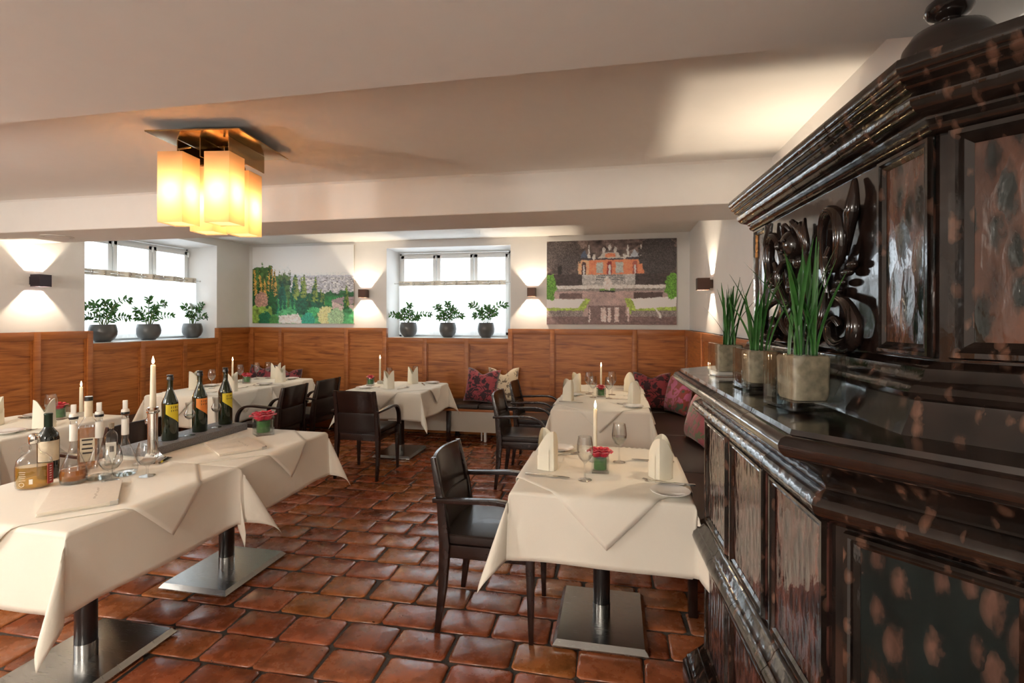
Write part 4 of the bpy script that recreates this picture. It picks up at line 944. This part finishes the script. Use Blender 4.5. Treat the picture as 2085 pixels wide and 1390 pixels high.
napkin(-3.95, 5.46, R(55), 'folded cream napkin, right front one by the chairs '+nc); napkin(-4.26, 5.80, R(40), 'folded cream napkin, rear one by the back bench '+nc)
napkin(-3.96, 4.68, R(60), 'folded cream napkin, near right one before the candle '+nc); napkin(-4.46, 4.72, R(85), 'folded cream napkin, near left one by the wall '+nc)
wineglass(-4.43, 5.66, 'wine glass before the pillows '+nc); wineglass(-4.36, 5.78, 'wine glass beside the rear napkin '+nc); wineglass(-4.42, 5.36, 'wine glass behind the candle '+nc); wineglass(-4.33, 4.82, 'wine glass behind the near left napkin '+nc)
vase(-4.28, 5.30, R(30), 'glass cube vase with two red roses '+nc, True); candle(-4.27, 5.06, IT, .265, 'slim lit ivory candle '+nc)
plate(-3.98, 5.22, 'white bread plate near the middle '+nc); plate(-4.02, 5.78, 'white bread plate at the far right end '+nc); plate(-4.48, 4.98, 'white bread plate on the wall side '+nc)
cut('fork', -4.04, 5.06, R(100), 'fork before the middle bread plate '+nc); cut('knife', -3.97, 5.62, R(95), 'knife behind the right front napkin '+nc); cut('knife', -4.02, 4.88, R(85), 'knife behind the near right napkin '+nc); cut('fork', -4.1, 4.5, R(60), 'fork at the near end '+nc)
nl = 'on the table at the left edge'
napkin(-3.93, 2.86, R(55), 'folded cream napkin beside the bottles '+nl); napkin(-4.36, 2.84, R(80), 'folded cream napkin cut by the picture edge '+nl)
wineglass(-4.06, 3.00, 'wine glass behind the napkin '+nl); vase(-4.14, 3.12, R(25), 'glass cube vase with a red rose '+nl, s=1.1); candle(-4.09, 3.24, IT, .215, 'lit ivory candle in a frosted holder '+nl, .014, .011)
plate(-4.42, 3.18, 'white bread plate on the wall side '+nl, 1.1); plate(-3.97, 2.66, 'white bread plate at the near corner '+nl, 1.1); cut('spoon', -4.40, 3.08, R(170), 'spoon in front of the wall side plate '+nl); cut('fork', -3.98, 2.75, R(20), 'fork behind the near corner plate '+nl)

# ------------------------------------------------------------------ the drinks table
def label_patch(m, r, a0, a1, z0l, z0r, z1, n=14):
    return m.grid(lambda u, v: (r*math.cos(lerp(a0, a1, u)), r*math.sin(lerp(a0, a1, u)), lerp(lerp(z0l, z0r, u), z1, v)), n, 2)
def strokes(m, r, a0, a1, z0, z1, cols, rows, seed):
    q = random.Random(seed)
    for i in range(cols):
        for j in range(rows):
            a = lerp(a0, a1, (i+.5)/cols); z = lerp(z0, z1, (j+.5)/rows); da = (a1-a0)/cols*q.uniform(.12, .22); dz = (z1-z0)/rows*q.uniform(.2, .4)
            m.add([(r*math.cos(a-da), r*math.sin(a-da), z-dz), (r*math.cos(a+da), r*math.sin(a+da), z-dz), (r*math.cos(a+da), r*math.sin(a+da), z+dz), (r*math.cos(a-da), r*math.sin(a-da), z+dz)], [(0, 1, 2, 3)])
    return m
TRZ = IT+.045
t = thing('granite_tray', 'long grey granite tray with round recesses holding oil bottles', 'tray', (-2.615, 2.735, IT), R(-1))
M().box(0, 0, .0225, .225, .73, .045).build('slab', MT['granite'], t, bevel=.002)
for y in (-.295, -.16, -.045, .075, .19, .305): M().lathe([(.046, .0440), (.046, .0456), (.043, .0458), (.001, .0452)], 26, .0, y).build('hole_shade', MT['hole_shade'], t)  # dark discs on the slab, the shade inside the holes as colour
def oil_bottle(x, y, lab, label):
    t = thing('oil_bottle', label, 'bottle', (x, y, TRZ+.001), 0, 'oil bottles in the granite tray')
    M().lathe([(.040, 0), (.043, .004), (.043, .215), (.041, .226), (.019, .288), (.0155, .300), (.0155, .355)], 28).build('glass_body', MT['oil'], t, smooth=40)
    M().lathe([(.0155, .352), (.0185, .354), (.0185, .366), (.0165, .370), (.0165, .378), (.0185, .382), (.015, .384)], 22).build('stopper', MT['black'], t)
    lo = label_patch(M(), .0436, R(-74), R(26), .158, .100, .212).build('paper_label', MT[lab], t, smooth=60)
    strokes(M(), .0440, R(-42), R(14), .165, .205, 4, 2, 3).build('lettering', MT['ink'], lo, smooth=0)
oil_bottle(-2.60, 2.575, 'lab_y', 'dark oil bottle with yellow label, nearest in the granite tray')
oil_bottle(-2.612, 2.81, 'lab_o', 'dark oil bottle with orange label in the granite tray')
oil_bottle(-2.622, 3.04, 'lab_y', 'dark oil bottle with yellow label, farthest in the granite tray')
GG = M().lathe([(.030, 0), (.030, .002), (.010, .005), (.0036, .012), (.0034, .090), (.008, .098), (.024, .112), (.031, .128), (.030, .140), (.021, .158), (.020, .168), (.025, .202), (.0243, .202), (.0193, .168), (.0203, .158), (.029, .140), (.030, .128), (.023, .113), (.001, .099)], 24, cap1=False).mesh('grappa_glass', MT['glass'], 0, 2, 60)
GL = M().lathe([(.001, .100), (.022, .113), (.0285, .126), (.001, .126)], 20).mesh('drink', MT['water'], 0, 2, 50)
for (x, y, lb, fill) in ((-2.572, 2.69, 'tulip grappa glass between the nearest yellow and the orange label bottles', 1), (-2.59, 2.925, 'tulip grappa glass between the orange and the far yellow label bottles', 1), (-2.60, 2.45, 'tulip grappa glass in the tray behind the silver candlestick', 1)):
    t = thing('grappa_glass', lb, 'glass', (x, y, TRZ+.001), 0, 'grappa glasses in the tray'); link('bowl_and_stem', GG, t); link('drink', GL, t)
# silver candlestick
t = thing('candlestick', 'tall fluted silver candlestick with square foot', 'candlestick', (-2.43, 2.30, IT), R(20))
sq = lambda a: [(-a, -a), (a, -a), (a, a), (-a, a)]
M().loft([[(x, y, z) for x, y in sq(a)] for a, z in ((.066, 0), (.066, .004), (.056, .008), (.038, .018), (.027, .034), (.022, .048))]).build('foot', MT['chrome'], t, smooth=40)
m = M(); nfl = 48
m.loft([[(r*(1+.055*math.cos(12*2*PI*j/nfl))*math.cos(2*PI*j/nfl), r*(1+.055*math.cos(12*2*PI*j/nfl))*math.sin(2*PI*j/nfl), z) for j in range(nfl)] for r, z in ((.024, .046), (.023, .06), (.023, .255), (.022, .26))]); m.build('shaft', MT['chrome'], t, smooth=60)
M().lathe([(.022, .258), (.031, .264), (.031, .272), (.024, .277), (.026, .290), (.020, .292), (.012, .288)], 24).build('socket', MT['chrome'], t, smooth=50)
candle(-2.43, 2.30, IT+.286, .232, 'tall lit ivory candle in the silver candlestick', .0155, .0115, holder=False)
# bottles
def lathe_part(t, name, mt, prof, n=28, smooth=50): return M().lathe(prof, n).build(name, MT[mt], t, smooth=smooth)
t = thing('wine_bottle', 'black wine bottle with cream label behind the amber jug', 'bottle', (-2.675, 1.965, IT), 0)
lathe_part(t, 'glass_body', 'wineb', [(.036, 0), (.041, .004), (.042, .19), (.038, .212), (.024, .232), (.0165, .245), (.0155, .26)])
lathe_part(t, 'capsule', 'foil', [(.0165, .243), (.0163, .300), (.0172, .302), (.0172, .308), (.015, .310)])
lo = label_patch(M(), .0428, R(-95), R(30), .085, .085, .182).build('paper_label', MT['lab_c'], t, smooth=60)
def decanter(x, y, liq, label, rz=0):
    t = thing('decanter', label, 'bottle', (x, y, IT), rz, 'teardrop decanters')
    lathe_part(t, 'glass_body', 'glass', [(.044, 0), (.049, .006), (.052, .022), (.052, .045), (.043, .085), (.028, .125), (.0175, .155), (.014, .180), (.0135, .290), (.0165, .293), (.0165, .300)], 30)
    lathe_part(t, 'thick_base', 'thick', [(.043, .002), (.048, .008), (.049, .014), (.001, .018)], 24)
    if liq: lathe_part(t, 'spirit', liq, [(.047, .018), (.0505, .026), (.0505, .045), (.046, .062), (.001, .062)], 26)
    lathe_part(t, 'neck_sleeve', 'lab_w', [(.0152, .195), (.0158, .196), (.0152, .272), (.0146, .273)], 20)
    lathe_part(t, 'pourer_ring', 'black', [(.0168, .296), (.0185, .299), (.0185, .306), (.016, .310)], 20)
    lathe_part(t, 'pourer_collar', 'lab_w', [(.0175, .306), (.0165, .318), (.012, .322)], 20)
    M().box(0, 0, .342, .020, .014, .044, R(40)).build('pourer', MT['lab_w'], t, bevel=.003)
decanter(-2.48, 1.93, 'cognac', 'teardrop glass decanter holding some brown spirit')
decanter(-2.425, 2.005, None, 'empty teardrop glass decanter between the other two')
decanter(-2.365, 2.085, None, 'empty teardrop glass decanter nearest the candlestick')
t = thing('amber_jug', 'small glass jug of amber spirit with chrome stopper', 'bottle', (-2.585, 1.84, IT), R(42))
ov = dict(sx=1, sy=.62)
M().lathe([(.056, 0), (.063, .006), (.066, .02), (.066, .10), (.060, .128), (.042, .150), (.022, .162), (.017, .175), (.016, .205)], 32, 0, 0, **ov).build('glass_body', MT['glass'], t, smooth=50)
M().lathe([(.059, .006), (.063, .02), (.0635, .098), (.001, .098)], 28, 0, 0, sx=.985, sy=.60).build('spirit', MT['whisky'], t, smooth=50)
M().lathe([(.017, .198), (.021, .202), (.021, .232), (.016, .243), (.006, .247)], 22).build('stopper', MT['chrome'], t, smooth=50)
M().tube([(-.030+.018*math.cos(k*PI/6), 0, .178+.020*math.sin(k*PI/6)) for k in range(13)], .0045, 8, up=(0, 1, 0)).build('ring_handle', MT['glass'], t)
M().box(.060, -.022, .062, .003, .026, .090, R(-35)).build('side_label', MT['lab_r'], t)
m = M(); q_ = random.Random(9)
for k in range(7): m.box(.0615, -.0232, .030+k*.011, .0010, .009, .003, R(-35))
m.build('side_lettering', MT['lab_w'], t)
M().box(-.002, -.0418, .036, .013, .0006, .022).build('barcode_sticker', MT['lab_w'], t)
m = M()
for k in range(5): m.box(-.032, -.0372+.0, .080-k*.009, .026-.004*(k % 2), .0006, .0012, R(-22))
m.tube([(-.034+.009*math.cos(k*PI/8), -.0372+.0035*math.cos(k*PI/8)*-1, .026+.009*math.sin(k*PI/8)) for k in range(17)], .0007, 5, up=(0, 1, 0)); m.build('front_print', MT['lab_w'], t)
t = thing('amber_bottle', 'tall squared bottle of amber spirit with black cap', 'bottle', (-2.655, 2.14, IT), R(45))
def rsq(a, r, n=4):
    out = []
    for k, (sx, sy) in enumerate(((1, 1), (-1, 1), (-1, -1), (1, -1))):
        for j in range(n+1):
            th = k*PI/2+j*PI/2/n; out.append((sx*(a-r)+r*math.cos(th), sy*(a-r)+r*math.sin(th)))
    return out
M().loft([[(x, y, z) for x, y in rsq(a, r_)] for a, r_, z in ((.038, .008, 0), (.041, .010, .006), (.041, .010, .205), (.038, .014, .222), (.022, .018, .250), (.0165, .0160, .265), (.0165, .0160, .31))]).build('glass_body', MT['glass'], t, smooth=50)
M().loft([[(x, y, z) for x, y in rsq(a, r_)] for a, r_, z in ((.037, .008, .008), (.0385, .010, .2), (.036, .012, .212))]).build('spirit', MT['cognac'], t, smooth=50)
M().lathe([(.0172, .262), (.0178, .300), (.0178, .345), (.016, .347)], 20).build('neck_label', MT['lab_c'], t)
M().lathe([(.0185, .343), (.0185, .362), (.017, .364)], 20).build('cap', MT['black'], t); M().lathe([(.0165, .3635), (.0165, .3655)], 20).build('cap_disc', MT['porc'], t)
M().box(-.0, -.0418, .10, .058, .0008, .12).build('paper_label', MT['lab_c'], t)
m = M()
for k in range(4): m.box(-.0+.0, -.0424, .15-k*.022, .044-.006*(k % 2), .0006, .008)
m.build('lettering', MT['ink'], t)
t = thing('spirit_flask', 'small clear spirit flask with cork and white label', 'bottle', (-2.60, 2.215, IT), R(45))
M().loft([[(x, y, z) for x, y in rsq(a, r_)] for a, r_, z in ((.026, .008, 0), (.028, .010, .006), (.028, .010, .150), (.018, .014, .168), (.010, .0099, .176), (.010, .0099, .195))]).build('glass_body', MT['glass'], t, smooth=50)
M().lathe([(.0105, .188), (.0125, .196), (.0125, .215), (.010, .217)], 16).build('cork', MT['sand'], t); M().box(0, -.0286, .075, .044, .0008, .09).build('paper_label', MT['lab_w'], t)
M().box(.004, -.0292, .085, .018, .0006, .03, 0).build('emblem', MT['ink'], t)
SN = M().lathe([(.034, 0), (.034, .002), (.012, .006), (.0048, .014), (.0046, .040), (.010, .050), (.030, .062), (.046, .088), (.048, .105), (.043, .135), (.034, .168), (.0333, .168), (.042, .135), (.047, .105), (.045, .088), (.029, .064), (.001, .053)], 28, cap1=False).mesh('snifter', MT['glass'], 0, 2, 60)
for (x, y, lb) in ((-2.235, 2.085, 'empty brandy snifter before the candlestick'), (-2.335, 1.985, 'empty brandy snifter behind the folded menu')):
    t = thing('brandy_snifter', lb, 'glass', (x, y, IT), 0, 'brandy snifters'); link('bowl_and_stem', SN, t)
vase(-2.285, 2.985, R(52), 'glass cube vase with two red roses at the far end of the drinks table', True, 1.28)
def menu(x, y, rz, label, seed):
    t = thing('menu', label, 'menu', (x, y, IT), rz, 'cream menus'); w, d = .25, .34
    M().box(0, 0, .0012, w, d, .0024).build('back_cover', MT['menu'], t, bevel=.0008)
    M().box(-.003, 0, .0075, w-.012, d-.010, .0095).build('pages', MT['page'], t)
    M().box(0, 0, .0134, w, d, .0024).build('front_cover', MT['menu'], t, bevel=.0008)
    m = M(); q = random.Random(seed)
    for k in range(9): m.box(.045+q.uniform(-.003, .003), -.075+k*.019, .0148, .008, q.uniform(.002, .006), .0004, q.uniform(-.6, .6))
    m.build('lettering', MT['sand'], t)
    for s in (1,): 
        M().box(w/2-.0, -d/2+.012, .0075, .003, .024, .0165).build('corner_clip', MT['cutlery'], t); M().box(w/2-.012, -d/2-.0, .0075, .024, .003, .0165).build('corner_clip', MT['cutlery'], t)
menu(-2.225, 1.772, R(46), 'cream menu lying before the decanters', 1)
menu(-2.225, 2.655, R(60)-R(5), 'cream menu lying in front of the granite tray', 2)

# ------------------------------------------------------------------ the tiled stove
stove = thing('tiled_stove', 'large dark brown glazed tile stove with carved upper part', 'stove', (0, 0, 0))
VD = Vector((-.0462, .9989)); UD = Vector((.9989, .0462)); XW = XR-.004
def stove_poly(N1, F1, cf):
    a = (UD-VD).normalized(); b = (UD+VD).normalized()
    N0 = Vector(N1)+a*((XW-N1[0])/a.x); F2 = Vector(F1)+b*cf; F3 = F2+UD*((XW-F2.x)/UD.x); return [N0, Vector(N1), Vector(F1), F2, F3]
PLW, PUP = stove_poly((.423, 1.118), (.365, 2.245), .19), stove_poly((.593, 1.103), (.543, 2.19), .12)
def offs(P, o):
    nn = []
    for i in range(4):
        d = (P[i+1]-P[i]).normalized(); n_ = Vector((-d.y, d.x))
        nn.append((P[i]+n_*o, d))
    def isect(a, b):
        (p, d), (q, e) = a, b; det = d.x*(-e.y)+e.x*d.y; w = q-p; s = (w.x*(-e.y)+e.x*w.y)/det; return p+d*s
    wall_ = (Vector((XW, 0)), Vector((0, 1)))
    return [isect(nn[0], wall_), isect(nn[0], nn[1]), isect(nn[1], nn[2]), isect(nn[2], nn[3]), isect(nn[3], wall_)]
def fpt(P, i, t, o, z): Q = offs(P, o); p = Q[i]+(Q[i+1]-Q[i])*t; return (p.x, p.y, z)
def mould(name, P, prof, mt, sizes=(2, 4, 1, 1), smooth=40, top=None):
    for i in range(4):
        n = sizes[i]
        for k in range(n):
            L = (P[i+1]-P[i]).length; g = .0012/L
            t0, t1 = k/n+(g if k else 0), (k+1)/n-(g if k < n-1 else 0)
            m = M().loft([[fpt(P, i, t0, o, z) for o, z in prof], [fpt(P, i, t1, o, z) for o, z in prof]])
            m.build(name, MT[mt], stove, smooth=smooth)
def core(P, z0, z1, o=0): 
    Q = offs(P, o); M().prism([(p.x, p.y) for p in Q], z0, z1).build('core', MT['glaze_dark'], stove, smooth=0)
core(PLW, .02, 1.27, -.002); core(PUP, 1.30, 2.0, -.002)
mould('plinth_tile', PLW, [(-.05, 0), (.085, 0), (.085, .085), (.078, .095), (.072, .097), (.070, .112), (.058, .120), (.046, .135), (.030, .148), (.028, .156), (.010, .166), (-.05, .166)], 'glaze_mould')
mould('band_tile', PLW, [(-.02, .572), (.012, .572), (.020, .585), (.032, .590), (.036, .598), (.050, .612), (.055, .630), (.050, .648), (.036, .660), (.036, .668), (.028, .672), (.018, .692), (.006, .702), (-.02, .702)], 'glaze_mould')
mould('frieze_tile', PLW, [(-.02, 1.128), (.012, 1.128), (.022, 1.136), (.030, 1.140), (.046, 1.152), (.052, 1.168), (.046, 1.184), (.030, 1.194), (.022, 1.197), (.022, 1.206), (.034, 1.222), (.058, 1.245), (.088, 1.259), (.088, 1.264), (-.02, 1.264)], 'glaze_mould')
mould('shelf_tile', PLW, [(-.20, 1.262), (.088, 1.262), (.110, 1.266), (.121, 1.278), (.124, 1.290), (.118, 1.301), (.106, 1.306), (.098, 1.308), (.095, 1.318), (-.20, 1.318)], 'glaze_dark', sizes=(2, 5, 1, 1))
def framed(P, i, ta, tb, z0, z1, mt, fr_='glaze_mould', dep=.014, fw=.026):
    L = (P[i+1]-P[i]).length; da = fw/L
    M().loft([[fpt(P, i, t_, o, z) for t_, z in ((ta, z0), (tb, z0), (tb, z1), (ta, z1))] for o in (-.004, .003)]).build('panel_tile', MT[mt], stove, smooth=0)
    ring = []
    for o, k in ((.001, 0), (dep, .15), (dep, .42), (dep*.5, .55), (dep*.75, .72), (.004, 1)):
        ring.append([fpt(P, i, lerp(ta, ta+da, k) if s[0] < 0 else lerp(tb, tb-da, k), o, lerp(z0, z0+fw, k) if s[1] < 0 else lerp(z1, z1-fw, k)) for s in ((-1, -1), (1, -1), (1, 1), (-1, 1))])
    M().loft(ring, True, False, False).build('frame_moulding', MT[fr_], stove, smooth=30)
Lw = (PLW[2]-PLW[1]).length
def tl(s): return 1-s/Lw                        # distance from the far corner -> parameter on the long face
for (a, b) in ((.035, .355), (.405, .735), (.785, 1.10)):
    framed(PLW, 1, tl(b), tl(a), .708, 1.122, 'glaze_fine'); framed(PLW, 1, tl(b), tl(a), .172, .566, 'glaze_fine')
for i in (0, 2, 3):
    for (a, b) in ((.06, .52), (.52, .965)) if i == 0 else ((.06, .94),):
        framed(PLW, i, a, b, .708, 1.122, 'glaze_drop'); framed(PLW, i, a, b, .172, .566, 'glaze_drop')
mould('foot_moulding_tile', PUP, [(-.02, 1.318), (.082, 1.318), (.078, 1.328), (.056, 1.372), (.054, 1.380), (.064, 1.386), (.067, 1.396), (.060, 1.406), (.046, 1.412), (.034, 1.424), (.030, 1.438), (.012, 1.450), (-.02, 1.450)], 'glaze_mould')
Lu = (PUP[2]-PUP[1]).length
def tu(s): return 1-s/Lu
framed(PUP, 1, tu(.158), tu(.012), 1.455, 1.880, 'glaze_drip'); framed(PUP, 1, tu(1.076), tu(.895), 1.455, 1.880, 'glaze_drip')
M().loft([[fpt(PUP, 1, t_, o, z) for t_, z in ((tu(.888), 1.455), (tu(.165), 1.455), (tu(.165), 1.880), (tu(.888), 1.880))] for o in (-.004, .006)]).build('relief_tile', MT['glaze_dark'], stove, smooth=0)
for i in (0, 2, 3): framed(PUP, i, .05, .95, 1.455, 1.880, 'glaze_drip', fw=.034 if i == 0 else .022, dep=.018 if i == 0 else .010)
mould('cornice_tile', PUP, [(-.02, 1.878), (.010, 1.878), (.020, 1.884), (.024, 1.892), (.020, 1.899), (.030, 1.902), (.030, 1.907), (.052, 1.913), (.064, 1.926), (.066, 1.938), (.060, 1.948), (.072, 1.952), (.076, 1.957), (.073, 1.962), (.084, 1.965), (.088, 1.970), (.086, 1.976), (.092, 1.980), (.096, 1.992), (.092, 2.004), (.060, 2.012), (-.02, 2.012)], 'glaze_mould')
core(PUP, 2.0, 2.026, .05)
M().lathe([(.105, 2.02), (.105, 2.036), (.092, 2.046), (.084, 2.066), (.078, 2.092), (.062, 2.116), (.036, 2.130), (.020, 2.134), (.018, 2.142), (.034, 2.149), (.041, 2.162), (.038, 2.176), (.024, 2.188), (.001, 2.191)], 36, .665, 1.205).build('finial', MT['glaze_dark'], stove, smooth=40)
# carved relief: s runs from the far corner towards the camera, measured from the middle of the tile
FU = PUP[2]; DR = (PUP[1]-PUP[2]).normalized(); NR = Vector((-UD.x, -UD.y))
def rp(ds, z, h): p = FU+DR*(.525+ds)+NR*(.006+h); return Vector((p.x, p.y, z))
def scroll(pts, rad, name='scroll', n=8, fl=.75):
    rad = tuple(q*.85 for q in rad); P = sm([rp(*p) for p in pts], 7); k = len(P)
    rr = [rad[0]+(rad[1]-rad[0])*(1-abs(2*i/(k-1)-1)) if len(rad) == 2 else lerp(lerp(rad[0], rad[1], i/(k-1)), lerp(rad[1], rad[2], i/(k-1)), i/(k-1)) for i in range(k)]
    M().tube(P, rr, n, 1, 1, up=(NR.x, NR.y, 0)).build(name, MT['glaze_dark'], stove, smooth=60)
    off = [p+Vector((NR.x, NR.y, 0))*r_*.75 for p, r_ in zip(P, rr)]
    M().tube(off, [r_*.42 for r_ in rr], 6, up=(NR.x, NR.y, 0)).build('rib', MT['glaze_dark'], stove, smooth=60)
def blob(ds, z, h, r, sx, sz, name='boss', sn=.7):
    m = M().ball((0, 0, 0), r, 14, 10, sx, sn, sz); c_ = rp(ds, z, h); ang = math.atan2(DR.y, DR.x)
    m.tri(Matrix.Translation(c_) @ Matrix.Rotation(ang, 4, 'Z')).build(name, MT['glaze_dark'], stove, smooth=80)
for s in (1, -1):
    scroll([(s*.245, 1.69, .01), (s*.285, 1.76, .02), (s*.300, 1.82, .02), (s*.290, 1.868, .012)], (.006, .020), 'upright_leaf')
    scroll([(s*.150, 1.585, .01), (s*.140, 1.68, .02), (s*.160, 1.77, .03), (s*.205, 1.808, .035), (s*.250, 1.785, .03), (s*.262, 1.73, .03), (s*.245, 1.675, .03), (s*.205, 1.660, .03), (s*.185, 1.690, .03), (s*.205, 1.718, .03)], (.008, .021), 'ear_scroll')
    scroll([(s*.180, 1.60, .01), (s*.235, 1.585, .025), (s*.295, 1.565, .03), (s*.330, 1.525, .03), (s*.318, 1.480, .03), (s*.265, 1.465, .03), (s*.215, 1.478, .03), (s*.200, 1.512, .03), (s*.228, 1.530, .03), (s*.245, 1.512, .025)], (.009, .024), 'foot_scroll')
    scroll([(s*.045, 1.47, .01), (s*.110, 1.485, .02), (s*.150, 1.53, .025), (s*.150, 1.60, .02)], (.008, .016))
    for k, (a, b, sx_) in enumerate(((.265, 1.645, 1.7), (.232, 1.622, 1.6), (.205, 1.602, 1.4), (.290, 1.662, 1.2))): blob(s*a, b, .018, .017, sx_, .62, 'leaf_lobe')
    scroll([(s*.02, 1.700, .02), (s*.075, 1.712, .04), (s*.112, 1.680, .045), (s*.112, 1.630, .045), (s*.080, 1.585, .04), (s*.035, 1.580, .035), (s*.020, 1.62, .035), (s*.045, 1.655, .035), (s*.072, 1.640, .035)], (.008, .019), 'collar_scroll')
    blob(s*.055, 1.628, .034, .020, .9, 1.2)
    for k in range(4): scroll([(s*.012*(k+1), 1.795+.008*k, .05-.006*k), (s*(.030+.014*k), 1.815-.010*k, .06-.006*k), (s*(.048+.010*k), 1.785-.018*k, .05-.004*k), (s*(.040+.008*k), 1.755-.016*k, .04)], (.005, .011), 'hair_curl')
    scroll([(s*.012, 1.575, .02), (s*.050, 1.550, .03), (s*.085, 1.510, .03), (s*.070, 1.470, .02)], (.006, .015), 'shell_rib')
    blob(s*.016, 1.762, .078, .0065, 1.2, .8, 'eye')
blob(0, 1.752, .045, .040, .86, 1.12, 'mask', .95); blob(0, 1.748, .088, .009, .8, 1.6, 'nose', 1.2); blob(0, 1.727, .080, .009, 1.3, .55, 'mouth'); blob(0, 1.700, .030, .024, 1, 1, 'neck')
for k in range(-3, 4): scroll([(k*.004, 1.575, .02), (k*.012, 1.53, .04), (k*.020, 1.485, .03)], (.005, .011), 'shell_rib')
blob(0, 1.468, .018, .024, 1.6, .6)

def sword_pot(x, y, rz, label, seed, n, s=1.0):
    q = random.Random(seed); t = thing('potted_sword_plant', label, 'potted plant', (x, y, 1.3185), rz, 'sword plants in glass pots on the stove')
    h, a = .122, .060
    m = M(); P_ = rsq(a, .010); Q_ = rsq(a-.006, .007)
    m.loft([[(x_, y_, 0) for x_, y_ in rsq(a-.006, .010)], [(x_, y_, .004) for x_, y_ in P_], [(x_, y_, h) for x_, y_ in P_], [(x_, y_, h) for x_, y_ in Q_], [(x_, y_, .020) for x_, y_ in Q_]]); m.build('glass_pot', MT['thick'], t, smooth=40)
    M().loft([[(x_, y_, z) for x_, y_ in rsq(k, .012)] for k, z in ((.036, .021), (.039, .03), (.041, .112), (.038, .116))]).build('insert', MT['sand'], t, smooth=40)
    for k in range(n):
        az = q.uniform(0, 2*PI); ln = q.uniform(.15, .27); lean = q.uniform(.04, .42)*(1 if k % 4 else 1.6); w = q.uniform(.0040, .0060)
        bx, by = q.uniform(-.022, .022), q.uniform(-.022, .022); d = Vector((math.cos(az), math.sin(az), 0)); sd = Vector((-d.y, d.x, 0))
        def f(u, v):
            p = Vector((bx, by, .108))+d*(ln*lean*(v**1.6))+Vector((0, 0, ln*v*(1-.15*lean*v))); ww = w*(.55+.9*v-1.42*v**3.2) if v < 1 else .0004
            return tuple(p+sd*ww*(2*u-1)+d*(.35*ww*abs(2*u-1)))
        M().grid(f, 2, 8).build('leaf', MT['blade'], t, smooth=60)
    t.scale = (s, s, s); return t
sword_pot(.435, 1.335, R(14), 'sword plant in square glass pot, nearest on the stove shelf', 5, 26, 1.08)
sword_pot(.425, 1.675, R(8), 'sword plant in square glass pot, middle of three on the stove shelf', 6, 16)
sword_pot(.405, 2.01, R(5), 'sword plant in square glass pot, farthest on the stove shelf', 18, 20)
